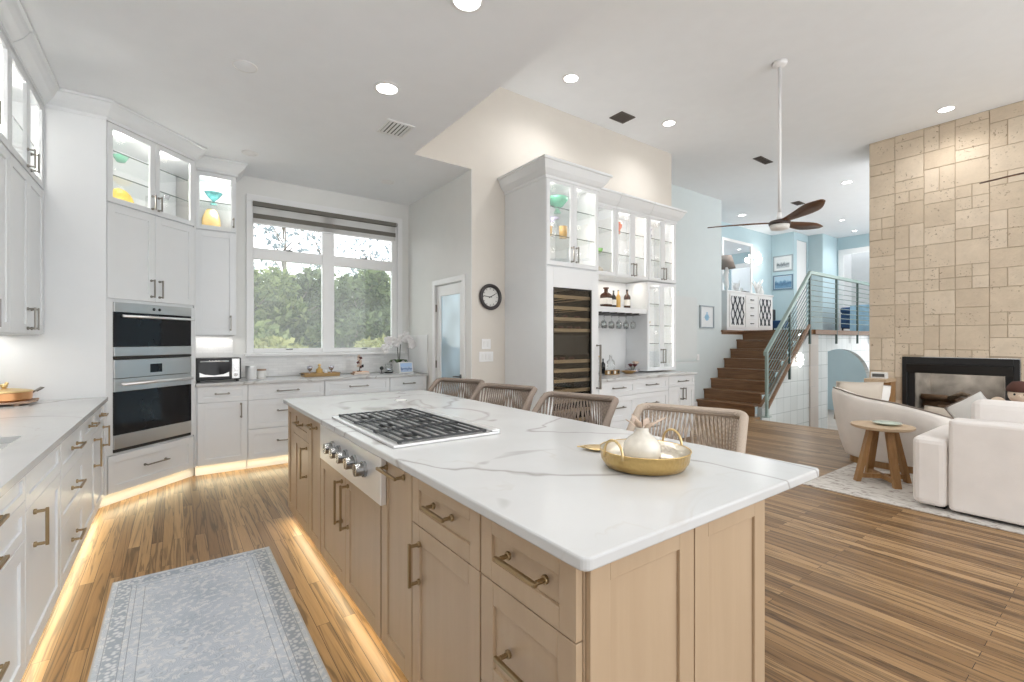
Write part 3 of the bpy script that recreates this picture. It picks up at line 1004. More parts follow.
# worktop with the sink cut out
wt = MB()
SX0, SX1, SY0, SY1 = -1.00, -0.575, 2.49, 3.12
wt.box(SX1, 1.68, Z, -0.424, 4.88, 0.895).box(-1.108, 1.68, Z, SX0, 4.88, 0.895).box(SX0, 1.68, Z, SX1, SY0, 0.895).box(SX0, SY1, Z, SX1, 4.88, 0.895)
tag(wt.build('worktop', M['quartz2']), 'white veined quartz worktop along the left wall with the sink cut into it', 'worktop')
sk = MB()
sk.box(SX0 - 0.015, SY0 - 0.015, 0.866, SX0 - 0.001, SY1 + 0.015, 0.8645)
sk = MB()
sk.box(SX0, SY0, 0.700, SX1, SY1, 0.708).box(SX0, SY0, 0.708, SX0 + 0.008, SY1, 0.864).box(SX1 - 0.008, SY0, 0.708, SX1, SY1, 0.864).box(SX0 + 0.008, SY0, 0.708, SX1 - 0.008, SY0 + 0.008, 0.864).box(SX0 + 0.008, SY1 - 0.008, 0.708, SX1 - 0.008, SY1, 0.864)
snk = thing('sink', 'white undermount sink basin in the left worktop', 'sink', (0, 0, 0))
sk.build('basin', M['ceramic_white'], snk)
MB().cyl((-0.79, 2.80, 0.708), (-0.79, 2.80, 0.712), 0.045, n=20).build('drain', M['chrome'], snk)


# left wall cabinets (face +X at x=-0.79)
def left_upper(y0, y1, label, handles):
    w = y1 - y0
    lst = []
    n = 2
    for i in range(n):
        a, b = i * w / n, (i + 1) * w / n
        hx = b - 0.05 if i == 0 else a + 0.05
        lst.append(('door', a, b, 1.39, 2.465, ('v', hx, 1.49, 0.15)))
        lst.append(('glass', a, b, 2.475, 3.10, ('v', hx, 2.56, 0.13)))
    r = cabinet('wall_cabinet', label, 'cabinet', (-0.79, y0, 0), R(90), w, 0.325, 1.385, 3.105, lst, hmat=handles, glass_from=2.47, shelves=(2.78,))
    MB().sweep([(0, 0), (w - 0.002, 0)], CROWN, 1).build('crown_moulding', M['cab'], r)
    area(r, (w / 2, 0.24, 1.378), w * 0.9, 0.03, 1.3, (1, 0.96, 0.90), name='under_cabinet_light')
    return r


left_upper(4.00, 4.88, 'white wall cabinet with lit glass top, left wall, beside the oven tower', M['nickel'])
left_upper(3.12, 3.995, 'white wall cabinet with lit glass top, cut by the left edge of the photo', M['nickel'])

# ------------------------------------------------------------------ oven tower (diagonal, faces +X -Y)
TA = Vector((-0.4347, 4.90))
tw = thing('oven_tower', 'tall white corner cabinet housing the two steel ovens', 'cabinet', (TA.x, TA.y, 0), R(45))


def loc45(x, y):
    d = Vector((x, y)) - TA
    k = math.sqrt(0.5)
    return ((d.x + d.y) * k, (-d.x + d.y) * k)


FW = 0.848
pA, pB = (0, 0.021), (FW, 0.021)
pC, pD, pE = loc45(0.163, 6.118), loc45(-1.118, 6.118), loc45(-1.118, 4.90)
pB2 = loc45(0.163, 5.52)
OZ0, OZ1 = 0.425, 1.66
bd = MB()
bd.prism([pA, pB, pC, pD, pE], 0.10, OZ0)
bd.prism([pA, pB, pC, pD, pE], OZ1, 2.455)
bd.prism([(0, 0.021), (0.05, 0.021), (0.05, 0.60), loc45(-1.0, 4.92), pE, loc45(-0.46, 4.90)], OZ0, OZ1)
bd.prism([(FW - 0.05, 0.021), (FW, 0.021), pC, (FW - 0.05, 0.7)], OZ0, OZ1)
# hollow top
bd.prism([pA, pB, pC, pD, pE], 2.455, 2.475).prism([pA, pB, pC, pD, pE], 3.085, 3.105)
bd.prism([pE, loc45(-0.44, 4.90), loc45(-0.44, 4.92), loc45(-1.1, 4.92)], 2.475, 3.085)
bd.prism([(FW - 0.02, 0.021), (FW, 0.021), pC, loc45(0.14, 6.09)], 2.475, 3.085)
bd.box(-0.30, 0.46, 2.475, FW + 0.25, 0.48, 3.085)
bd.box(0.0, 0.002, OZ0, 0.0505, 0.0209, OZ1).box(FW - 0.0505, 0.002, OZ0, FW, 0.0209, OZ1).box(FW - 0.0035, 0.001, 0.10, FW + 0.010, 0.0205, 3.10)
bd.prism([loc45(-1.118, 4.893), loc45(-0.437, 4.893), loc45(-0.4347, 4.8995), loc45(-1.118, 4.8995)], 0.10, 3.105)
bd.build('body', M['cab'], tw)
MB().prism([(0.03, 0.075), (FW - 0.03, 0.075), loc45(0.163, 5.60), pC, pD, pE, loc45(-0.5, 4.93)], 0.0, 0.099).build('toe_kick', M['trim'], tw)
MB().sweep([pE, (0, 0.0), (FW, 0.0), loc45(0.163, 5.56)], CROWN, 1).build('crown_moulding', M['cab'], tw)
MB().box(0.02, 0.048, 0.091, FW - 0.02, 0.056, 0.099).build('led_strip', M['led_warm'], tw)
area(tw, (FW / 2, 0.045, 0.088), FW, 0.02, TOE_W * FW, (1.0, 0.89, 0.60), (R(-38), 0, 0), name='toe_light')
fronts(tw, [('drawer', 0.012, FW - 0.012, 0.105, 0.41, ('h', FW / 2, 0.27, 0.22)),
            ('door', 0.004, FW / 2, 1.685, 2.45, ('v', FW / 2 - 0.04, 1.80, 0.16)), ('door', FW / 2, FW - 0.004, 1.685, 2.45, ('v', FW / 2 + 0.04, 1.80, 0.16)),
            ('glass', 0.004, FW / 2, 2.46, 3.10, ('v', FW / 2 - 0.03, 2.56, 0.13)), ('glass', FW / 2, FW - 0.004, 2.46, 3.10, ('v', FW / 2 + 0.03, 2.56, 0.13))], M['cab'], M['nickel'])
for z in (2.70, 2.90):
    glass_shelf(tw, 0.022, FW - 0.022, 0.06, 0.455, z)
MB().box(FW - 0.032, 0.03, 2.50, FW - 0.026, 0.036, 3.07).build('led_strip', M['led'], tw)
for x in (0.2, 0.62):
    point(tw, (x, 0.10, 3.03), CAB_W * 0.5, (1, 0.96, 0.9), 0.03)
    point(tw, (x, 0.10, 2.62), CAB_W * 0.4, (1, 0.96, 0.9), 0.03)


def tower_pt(x, y, z):
    k = math.sqrt(0.5)
    return (TA.x + (x - y) * k, TA.y + (x + y) * k, z)


# speed oven (upper) and wall oven (lower), standing in the tower opening
def oven(name, label, z0, z1, parts):
    t = thing(name, label, 'oven', tower_pt(0, 0, 0), R(45))
    parts(t)
    return t


OX0, OX1 = 0.052, FW - 0.052


def upper_oven(t):
    MB().box(OX0 + 0.01, 0.02, 1.19, OX1 - 0.01, 0.55, 1.655).build('casing', M['dark_grey'], t)
    MB().box(OX0, -0.012, 1.578, OX1, 0.018, 1.658).build('control_panel', M['steel'], t, bevel=0.002)
    for x in (0.40, 0.455):
        MB().cyl((x, -0.0125, 1.618), (x, -0.016, 1.618), 0.013, n=14).build('button', M['black'], t, True)
    MB().box(OX0, -0.008, 1.292, OX1, 0.018, 1.577).build('door_glass', M['oven_glass'], t)
    MB().box(OX0, -0.012, 1.215, OX1, 0.018, 1.291).build('lower_panel', M['steel'], t, bevel=0.002)
    h = MB().cyl((OX0 + 0.04, -0.045, 1.545), (OX1 - 0.0, -0.045, 1.545), 0.011, n=12)
    for x in (OX0 + 0.07, OX1 - 0.03):
        h.cyl((x, -0.045, 1.545), (x, -0.0085, 1.545), 0.008, n=10)
    h.build('handle', M['steel_bright'], t, True)
    MB().box(OX0 - 0.0, -0.010, 1.192, OX1, 0.018, 1.213).build('vent_slot', M['vent_dark'], t)


def lower_oven(t):
    MB().box(OX0 + 0.01, 0.02, 0.43, OX1 - 0.01, 0.55, 1.18).build('casing', M['dark_grey'], t)
    MB().box(OX0, -0.012, 1.035, OX1, 0.018, 1.186).build('control_panel', M['steel'], t, bevel=0.002)
    MB().box(0.365, -0.0135, 1.065, 0.48, -0.0125, 1.14).build('display', M['oven_glass'], t)
    MB().box(OX0, -0.012, 0.925, OX1, 0.018, 1.030).build('door_top_rail', M['steel'], t, bevel=0.002)
    MB().box(OX0, -0.010, 0.572, OX1, 0.018, 0.924).build('door_glass', M['oven_glass'], t)
    MB().box(OX0, -0.012, 0.458, OX1, 0.018, 0.571).build('door_bottom_rail', M['steel'], t, bevel=0.002)
    MB().box(OX0, -0.006, 0.432, OX1, 0.018, 0.456).build('vent_slot', M['vent_dark'], t)
    h = MB().cyl((OX0 + 0.03, -0.055, 0.985), (OX1 - 0.03, -0.055, 0.985), 0.013, n=12)
    for x in (OX0 + 0.06, OX1 - 0.06):
        h.cyl((x, -0.055, 0.985), (x, -0.0125, 0.985), 0.009, n=10)
    h.build('handle', M['steel_bright'], t, True)


oven('speed_oven', 'steel and black glass speed oven, upper of the two in the tower', 0, 0, upper_oven)
oven('wall_oven', 'steel wall oven with small display, lower of the two in the tower', 0, 0, lower_oven)

# ------------------------------------------------------------------ back run (faces -Y at y=5.50)
BY = 5.50
BZ = 0.89


def back_base(x0, x1, label, lst):
    return cabinet('base_cabinet', label, 'cabinet', (x0, BY, 0), 0, x1 - x0, 0.61, 0.105, BZ, lst, toe=True, toe_mat=M['trim'])


w = 0.45
back_base(0.168, 0.615, 'white base cabinet with drawer over door, under the toaster oven', [('drawer', 0.018, w, 0.725, BZ, ('h', w / 2, 0.81, 0.13)), ('door', 0.018, w, 0.105, 0.725, ('v', w - 0.06, 0.63, 0.15))])
w = 0.76
three = [('drawer', 0, w, 0.725, BZ, ('h', w / 2, 0.81, 0.22)), ('drawer', 0, w, 0.42, 0.725, ('h', w / 2, 0.60, 0.22)), ('drawer', 0, w, 0.105, 0.42, ('h', w / 2, 0.28, 0.22))]
back_base(0.62, 1.38, 'white three-drawer cabinet under the wooden tray of trinkets below the window', three)
back_base(1.385, 2.145, 'white drawer cabinet below the window under the pink blossom ornament', three)
w = 0.49
back_base(2.15, 2.64, 'white drawer cabinet under the photo frame and orchid', [('drawer', 0, w, 0.725, BZ, ('h', w / 2, 0.81, 0.16)), ('door', 0, w, 0.105, 0.725, ('v', 0.06, 0.63, 0.15))])
tag(MB().box(0.17, BY - 0.025, BZ, 2.646, 6.107, 0.92).build('worktop', M['quartz2'], bevel=0.004), 'white quartz worktop below the kitchen window', 'worktop')

uw = 0.372
ub = cabinet('wall_cabinet', 'narrow white wall cabinet with a lit glass top, left of the window', 'cabinet', (0.168, 5.77, 0), 0, uw, 0.348, 1.40, 3.105,
             [('door', 0, uw, 1.405, 2.49, ('v', uw - 0.05, 1.53, 0.16)), ('glass', 0, uw, 2.50, 3.10, ('v', uw - 0.025, 2.60, 0.10))], glass_from=2.495, shelves=(2.80,))
MB().sweep([(0, 0), (uw, 0), (uw, 0.347)], CROWN, 1).build('crown_moulding', M['cab'], ub)
area(ub, (uw / 2, 0.26, 1.393), uw * 0.9, 0.03, 0.5, (1, 0.96, 0.90), name='under_cabinet_light')

# ------------------------------------------------------------------ island
IX, IZ = 0.69, 0.875


def island_unit(yf, yn, label, lst, cat='cabinet'):
    w = yf - yn
    r = cabinet('island_cabinet', label, cat, (IX, yf, 0), R(-90), w, 0.60, 0.10, IZ, lst, mat=M['maple'], hmat=M['brass'], toe=True)
    return r


w = 0.21
island_unit(3.795, 3.585, 'narrow maple end panel cabinet at the far corner of the island', [('panel', 0, w, 0.10, IZ)])
w = 0.45
island_unit(3.583, 3.133, 'maple island cabinet with drawer over door, second from the far end', [('drawer', 0, w, 0.69, IZ, ('h', w / 2, 0.785, 0.15)), ('door', 0, w, 0.10, 0.69, ('v', w - 0.05, 0.56, 0.20))])
w = 0.285
island_unit(3.13, 2.845, 'narrow maple pull-out on the island, on the far side of the cooktop', [('pull_out', 0, w, 0.10, IZ, ('h', w / 2, 0.82, 0.15))])
w = 0.96
island_unit(2.835, 1.875, 'maple two-door island cabinet below the cooktop knobs', [('door', 0, w / 2, 0.10, 0.675, ('v', w / 2 - 0.05, 0.53, 0.22)), ('door', w / 2, w, 0.10, 0.675, ('v', w / 2 + 0.05, 0.53, 0.22))])
w = 0.30
island_unit(1.86, 1.56, 'narrow maple pull-out on the island, on the near side of the cooktop', [('pull_out', 0, w, 0.10, IZ, ('h', w / 2, 0.835, 0.19))])
w = 0.455
island_unit(1.555, 1.10, 'maple island cabinet with drawer over door and a bronze pull on the door', [('drawer', 0, w, 0.695, IZ, ('h', w / 2 + 0.01, 0.80, 0.145)), ('door', 0, w, 0.10, 0.695, ('v', 0.065, 0.57, 0.15))])
w = 0.38
island_unit(1.095, 0.715, 'maple three-drawer island cabinet at the corner nearest the camera', [('drawer', 0, w, 0.695, IZ, ('h', w / 2 + 0.02, 0.795, 0.165)), ('drawer', 0, w, 0.40, 0.695, ('h', w / 2 + 0.02, 0.545, 0.165)), ('drawer', 0, w, 0.10, 0.40, ('h', w / 2 + 0.02, 0.26, 0.165))])
# near end: two framed panels and the back of the island
ep = thing('island_end_panel', 'wide maple framed panel closing the near end of the island, next to the drawers', 'panel', (0.715, 0.70, 0))
shaker('panel', 0.0, 0.385, 0.10, IZ, M['maple'], ep, rail=0.062, t=0.014)
MB().box(0, 0.03, 0, 0.385, 0.045, 0.099).build('toe_kick', M['maple'], ep)
ep2 = thing('island_end_panel', 'maple framed panel at the near end of the island, under the overhang', 'panel', (1.102, 0.70, 0))
shaker('panel', 0.0, 0.378, 0.10, IZ, M['maple'], ep2, rail=0.062, t=0.014)
MB().box(0, 0.03, 0, 0.378, 0.045, 0.099).build('toe_kick', M['maple'], ep2)
bk = thing('island_rear_panel', 'maple back of the island facing the bar stools', 'panel', (1.30, 0.718, 0))
MB().box(0, 0, 0.10, 0.18, 3.03, IZ).build('body', M['maple'], bk)
MB().box(0, 0.02, 0, 0.12, 3.01, 0.099).build('toe_kick', M['maple'], bk)

# worktop: slab with rounded corners
sl = MB()
ix0, ix1, iy0, iy1, rc = 0.66, 1.79, 0.66, 3.83, 0.022
poly = []
for cx, cy, a0 in ((ix1 - rc, iy0 + rc, -90), (ix1 - rc, iy1 - rc, 0), (ix0 + rc, iy1 - rc, 90), (ix0 + rc, iy0 + rc, 180)):
    for k in range(6):
        a = R(a0 + 90 * k / 5)
        poly.append((cx + rc * math.cos(a), cy + rc * math.sin(a)))
sl.prism(poly, IZ, 0.905)
tag(sl.build('island_worktop', M['quartz'], bevel=0.006, seg=3, angle=50), 'large white quartz island worktop with grey veins', 'worktop')

# rangetop: hob plate on the slab plus the knob panel
ct = thing('cooktop', 'stainless gas rangetop with black grates set in the island', 'cooktop', (0, 0, 0.905))
CX0, CX1, CY0, CY1 = 0.715, 1.235, 1.79, 2.70
MB().box(CX0, CY0, 0.0005, CX1, CY1, 0.012).build('hob_plate', M['steel_bright'], ct, bevel=0.003)
MB().box(CX1 - 0.045, CY0, 0.0125, CX1, CY1, 0.022).build('rear_trim', M['steel_bright'], ct, bevel=0.003)
gw = (CY1 - CY0 - 0.05) / 3
for i in range(3):
    y0 = CY0 + 0.025 + i * gw
    y1 = y0 + gw - 0.006
    g = MB()
    xa, xb = CX0 + 0.03, CX1 - 0.06
    xm = (xa + xb) / 2
    for q in range(11):
        x = xa + 0.005 + (xb - xa - 0.01) * q / 10
        g.box(x - 0.004, y0, 0.017, x + 0.004, y1, 0.025)
    for y in (y0 + 0.006, y1 - 0.006):
        g.box(xa, y - 0.005, 0.016, xb, y + 0.005, 0.024)
    for cx_ in (xa, xb - 0.014):
        for cy_ in (y0, y1 - 0.014):
            g.box(cx_, cy_, 0.0121, cx_ + 0.014, cy_ + 0.014, 0.018)
    g.build('grate', M['iron'], ct)
    for x in ((xa + xm) / 2, (xb + xm) / 2):
        yc = (y0 + y1) / 2
        MB().lathe([(0.0, 0.012), (0.040, 0.012), (0.040, 0.0135), (0.026, 0.014), (0.026, 0.0165), (0.0, 0.017)], (x, yc, 0), 20).build('burner', M['black'], ct, 'auto')
MB().box(0.664, 1.80, -0.222, 0.688, 2.745, -0.031).build('knob_panel', M['steel_bright'], ct, bevel=0.003)
for y in (2.475, 2.36, 2.245, 2.12, 1.985):
    k = MB()
    k.cyl((0.6635, y, -0.115), (0.652, y, -0.115), 0.034, 0.034, 20).cyl((0.652, y, -0.115), (0.618, y, -0.115), 0.028, 0.026, 20).box(0.618, y - 0.004, -0.137, 0.624, y + 0.004, -0.093)
    k.build('knob', M['knob_steel'], ct, 'auto')
    MB().tube([(0.6555, y + 0.0255 * math.cos(2 * PI * q / 20), -0.115 + 0.0255 * math.sin(2 * PI * q / 20)) for q in range(20)], 0.005, 6, True).build('knob_ring', M['black'], ct, True)

# ------------------------------------------------------------------ bar wall (faces -Y)
TF = 3.667
tall = thing('wine_cabinet', 'tall white cabinet with wine fridge below and lit glass doors above, beside the clock', 'cabinet', (3.11, TF, 0))
TWD, TD = 0.777, 0.735
b = MB()
b.box(0, 0.021, 0.0, 0.06, TD, 2.125).box(TWD - 0.06, 0.021, 0.0, TWD, TD, 2.125).box(0.06, 0.021, 1.95, TWD - 0.06, TD, 2.125).box(0.06, 0.021, 0, TWD - 0.06, TD, 0.12).box(0.06, TD - 0.02, 0.12, TWD - 0.06, TD, 1.95)
shell(b, TWD, TD, 2.127, 3.08)
b.box(-0.005, 0.0, 0.0, -0.0005, TD, 3.05)
b.build('body', M['cab'], tall)
# fridge door: broad white frame with dark glass
fr = MB()
fr.box(0.004, 0, 0.11, 0.095, 0.02, 2.12).box(TWD - 0.11, 0, 0.11, TWD - 0.004, 0.02, 2.12).box(0.095, 0, 0.11, TWD - 0.11, 0.02, 0.24).box(0.095, 0, 1.908, TWD - 0.11, 0.02, 2.12)
fdoor = fr.build('fridge_door', M['cab'], tall, bevel=0.002)
MB().box(0.097, 0.012, 0.242, TWD - 0.112, 0.016, 1.906).build('pane', M['smoke'], fdoor)
gk = MB()
gk.box(0.097, 0.004, 0.242, 0.107, 0.011, 1.906).box(TWD - 0.13, 0.004, 0.242, TWD - 0.112, 0.011, 1.906).box(0.107, 0.004, 1.894, TWD - 0.13, 0.011, 1.906)
gk.build('gasket', M['black'], fdoor)
pull('v', TWD - 0.035, 1.05, 0.50, M['nickel'], fdoor, t=0.018, stand=0.05)
lin = MB()
lin.box(0.062, 0.06, 0.122, 0.07, TD - 0.03, 1.948).box(TWD - 0.07, 0.06, 0.122, TWD - 0.062, TD - 0.03, 1.948).box(0.07, TD - 0.032, 0.122, TWD - 0.07, TD - 0.024, 1.948)
lin.build('liner', M['fridge_in'], tall)
MB().box(0.09, 0.05, 1.19, TWD - 0.09, 0.40, 1.40).build('zone_divider', M['black'], tall)
zs = [0.34, 0.45, 0.56, 0.67, 0.78, 0.89, 1.00, 1.10, 1.44, 1.56, 1.68, 1.80]
for z in zs:
    MB().box(0.075, 0.05, z, TWD - 0.075, 0.07, z + 0.036).box(0.15, 0.07, z, 0.165, TD - 0.1, z + 0.006).box(TWD - 0.165, 0.07, z, TWD - 0.15, TD - 0.1, z + 0.006).box(0.38, 0.07, z, 0.395, TD - 0.1, z + 0.006).build('wine_rack', M['rack_wood'], tall)
point(tall, (0.115, 0.09, 1.885), 2.2, (1, 0.86, 0.6), 0.03)
point(tall, (0.115, 0.09, 0.95), 2.0, (1, 0.86, 0.6), 0.03)
fronts(tall, [('glass', 0.004, TWD / 2, 2.135, 3.045, ('v', TWD / 2 - 0.035, 2.27, 0.17)), ('glass', TWD / 2, TWD - 0.004, 2.135, 3.045, ('v', TWD / 2 + 0.035, 2.27, 0.17))], M['cab'], M['nickel'])
for z in (2.46, 2.76):
    glass_shelf(tall, 0.02, TWD - 0.02, 0.05, TD - 0.022, z)
MB().box(TWD - 0.03, 0.03, 2.17, TWD - 0.024, 0.036, 3.03).build('led_strip', M['led'], tall)
for x in (0.2, 0.58):
    for z in (2.98, 2.62, 2.32):
        point(tall, (x, 0.12, z), CAB_W * 0.22, (1, 0.96, 0.9), 0.03)
BCROWN = [(0.0, 3.03), (0.012, 3.03), (0.012, 3.06), (0.03, 3.075), (0.06, 3.11), (0.085, 3.16), (0.095, 3.18), (0.11, 3.185), (0.11, 3.21), (0.0, 3.21)]
MB().sweep([(-0.005, TD - 0.001), (-0.005, 0), (TWD, 0), (TWD, 0.24)], BCROWN, 1).prism([(0, 0), (TWD, 0), (TWD, TD - 0.001), (0, TD - 0.001)], 3.081, 3.21).build('crown_moulding', M['cab'], tall)
# bottles lying in the racks
wbt = thing('wine_bottle', 'dark wine bottle lying on a rack behind the fridge glass', 'bottle', (3.30, TF + 0.13, 1.484), 0, 'bottles in the wine fridge')
MB().tube([(0, 0, 0.04), (0, 0.09, 0.04), (0, 0.12, 0.04), (0, 0.32, 0.04)], [0.014, 0.015, 0.037, 0.037], 12).build('glass_body', M['black_bottle'], wbt, True)
MB().tube([(0, -0.006, 0.04), (0, 0.05, 0.04)], 0.0165, 12).build('foil_cap', M['maroon'], wbt, True)
for z, xs in ((1.484, (0.33, 0.47, 0.60)), (1.60, (0.22, 0.40, 0.58)), (1.134, (0.25, 0.36, 0.50)), (0.704, (0.22, 0.33, 0.44)), (0.594, (0.22, 0.36, 0.5)), (0.484, (0.2, 0.32, 0.44)), (0.374, (0.2, 0.32, 0.46))):
    zz = max(q for q in zs if q < z) + 0.0065
    for x in xs:
        if abs(x - 0.19) > 1e-6 and not (z == 1.484 and x == 0.33):
            dup(wbt, (3.11 + x, TF + 0.13, zz))
wbt.location = (3.11 + 0.33, TF + 0.13, 1.4465)

# upper display cabinets
UF = 4.02


def bar_upper(x0, x1, label, n, z0=2.165, z1=3.08, name='display_cabinet', hz=2.28, shelves=(2.46, 2.76), crown=True, hl=0.17, d=0.384):
    w = x1 - x0
    lst = []
    for i in range(n):
        a, bb = i * w / n, (i + 1) * w / n
        hx = (bb - 0.03 if i == 0 else a + 0.03) if n == 2 else 0.03
        lst.append(('glass', a, bb, z0 + 0.004, (z1 - 0.03 if crown else z1 - 0.004), ('v', hx, hz, hl)))
    r = cabinet(name, label, 'cabinet', (x0, UF, 0), 0, w, d, z0, z1, lst, glass_from=z0, shelves=shelves, lamp=0.20 * n)
    if crown:
        end = [(w, d - 0.001)] if x1 > 5.8 else []
        MB().sweep([(0, 0), (w, 0)] + end, BCROWN, 1).build('crown_moulding', M['cab'], r)
    return r


bar_upper(4.00, 4.575, 'lit single-door glass wall cabinet next to the wine cabinet', 1)
bar_upper(4.58, 5.235, 'lit two-door glass wall cabinet in the middle of the bar wall', 2)
bar_upper(5.24, 5.86, 'lit two-door glass wall cabinet at the stair end of the bar wall', 2)
bar_upper(5.21, 5.86, 'lit two-door glass cabinet standing on the bar worktop below the wall cabinets', 2, 0.925, 2.155, 'counter_display_cabinet', 1.13, (1.30, 1.55, 1.85), False, 0.2)

bs = thing('bar_shelf', 'white open bar shelf with hanging glass rack between the wine and display cabinets', 'shelf', (3.90, UF, 0))
MB().box(0.0, 0.37, 0.925, 1.305, 0.383, 2.16).build('back_panel', M['wall_white'], bs)
MB().box(0.0, 0.01, 1.71, 1.305, 0.368, 1.775).build('board', M['cab'], bs)
for k in range(8):
    x = 0.16 + k * 0.145
    MB().box(x - 0.055, 0.02, 1.685, x + 0.012, 0.34, 1.692).box(x - 0.026, 0.02, 1.692, x - 0.017, 0.34, 1.7095).build('glass_runner', M['dark_grey'], bs)
area(bs, (0.75, 0.15, 2.155), 1.0, 0.06, 2.2, (1, 0.92, 0.8))
wg = thing('wine_glass', 'clear wine glass hanging upside down from the bar shelf rack', 'glass', (4.05, 4.14, 1.694), 0, 'glasses hanging under the bar shelf')
MB().lathe([(0.0, 0.0), (0.035, 0.0), (0.035, -0.002), (0.005, -0.008), (0.004, -0.07), (0.012, -0.082), (0.034, -0.105), (0.040, -0.135), (0.034, -0.185), (0.032, -0.185), (0.037, -0.135), (0.030, -0.107), (0.0, -0.088)], (0, 0, -0.001), 16).build('glass_body', M['tumbler'], wg, True)
for k in range(8):
    for y in (4.14, 4.26):
        if k or y > 4.2:
            dup(wg, (3.90 + 0.082 + 0.145 * k + 0.06, y, 1.694))
wg.location = (3.90 + 0.082 + 0.06, 4.14, 1.694)

# bar base cabinets
MZ = 0.875


def bar_base(x0, x1, yf, label, lst):
    return cabinet('bar_base_cabinet', label, 'cabinet', (x0, yf, 0), 0, x1 - x0, 4.403 - yf, 0.10, MZ, lst, toe=True, toe_light=False)


w = 0.635
bar_base(3.892, 4.527, 3.667, 'white three-drawer bar cabinet beside the wine fridge', [('drawer', 0, w, 0.69, MZ, ('h', w / 2, 0.79, 0.20)), ('drawer', 0, w, 0.40, 0.69, ('h', w / 2, 0.56, 0.20)), ('drawer', 0, w, 0.10, 0.40, ('h', w / 2, 0.26, 0.20))])
w = 0.728
bar_base(4.532, 5.26, 3.72, 'white three-drawer bar cabinet in the middle of the bar', [('drawer', 0, w, 0.69, MZ, ('h', w / 2, 0.79, 0.22)), ('drawer', 0, w, 0.40, 0.69, ('h', w / 2, 0.56, 0.22)), ('drawer', 0, w, 0.10, 0.40, ('h', w / 2, 0.26, 0.22))])
w = 0.585
bar_base(5.265, 5.85, 3.72, 'white bar cabinet with drawer over two doors, next to the stairs', [('drawer', 0, w, 0.73, MZ, ('h', w / 2, 0.80, 0.20)), ('door', 0, w / 2, 0.10, 0.73, ('v', w / 2 - 0.035, 0.63, 0.16)), ('door', w / 2, w, 0.10, 0.73, ('v', w / 2 + 0.035, 0.63, 0.16))])
tag(MB().prism([(3.892, 3.64), (4.535, 3.64), (4.56, 3.695), (5.885, 3.695), (5.885, 4.403), (3.892, 4.403)], MZ, 0.907).build('bar_worktop', M['quartz2'], bevel=0.004), 'white quartz worktop of the bar', 'worktop')

# ------------------------------------------------------------------ clock, switches
ck = thing('wall_clock', 'round wall clock with black rim and white face', 'clock', (2.893, 4.403, 1.838))
MB().tube([(0.128 * math.cos(2 * PI * k / 32), -0.022, 0.128 * math.sin(2 * PI * k / 32)) for k in range(32)], 0.021, 10, True).build('rim', M['clock_rim'], ck, True)
MB().cyl((0, -0.012, 0), (0, -0.001, 0), 0.125, n=32).build('face', M['clock_face'], ck)
MB().box(-0.004, -0.016, -0.02, 0.004, -0.013, 0.075, rot=Matrix.Rotation(R(62), 3, 'Y'), piv=(0, -0.0145, 0)).build('hand', M['black'], ck)
MB().box(-0.003, -0.020, -0.02, 0.003, -0.017, 0.095, rot=Matrix.Rotation(R(-84), 3, 'Y'), piv=(0, -0.018, 0)).build('hand', M['black'], ck)
mk = MB()
for k in range(12):
    a = 2 * PI * k / 12
    mk.box(-0.003, -0.0135, 0.085, 0.003, -0.0122, 0.10, rot=Matrix.Rotation(a, 3, 'Y'), piv=(0, -0.0128, 0))
mk.build('hour_marks', M['black'], ck)
for z, wd, lab, n in ((1.306, 0.12, 'upper white double light switch plate below the clock', 2), (1.163, 0.19, 'lower white triple light switch plate below the clock', 3)):
    sw = thing('switch_plate', lab, 'light switch', (2.845, 4.404, z))
    MB().box(-wd / 2, -0.007, -0.057, wd / 2, -0.0005, 0.057).build('plate', M['trim'], sw, bevel=0.003)
    for k in range(n):
        x = (k - (n - 1) / 2) * 0.046
        MB().box(x - 0.016, -0.011, -0.033, x + 0.016, -0.0075, 0.033).build('rocker', M['ceramic_white'], sw, bevel=0.002)

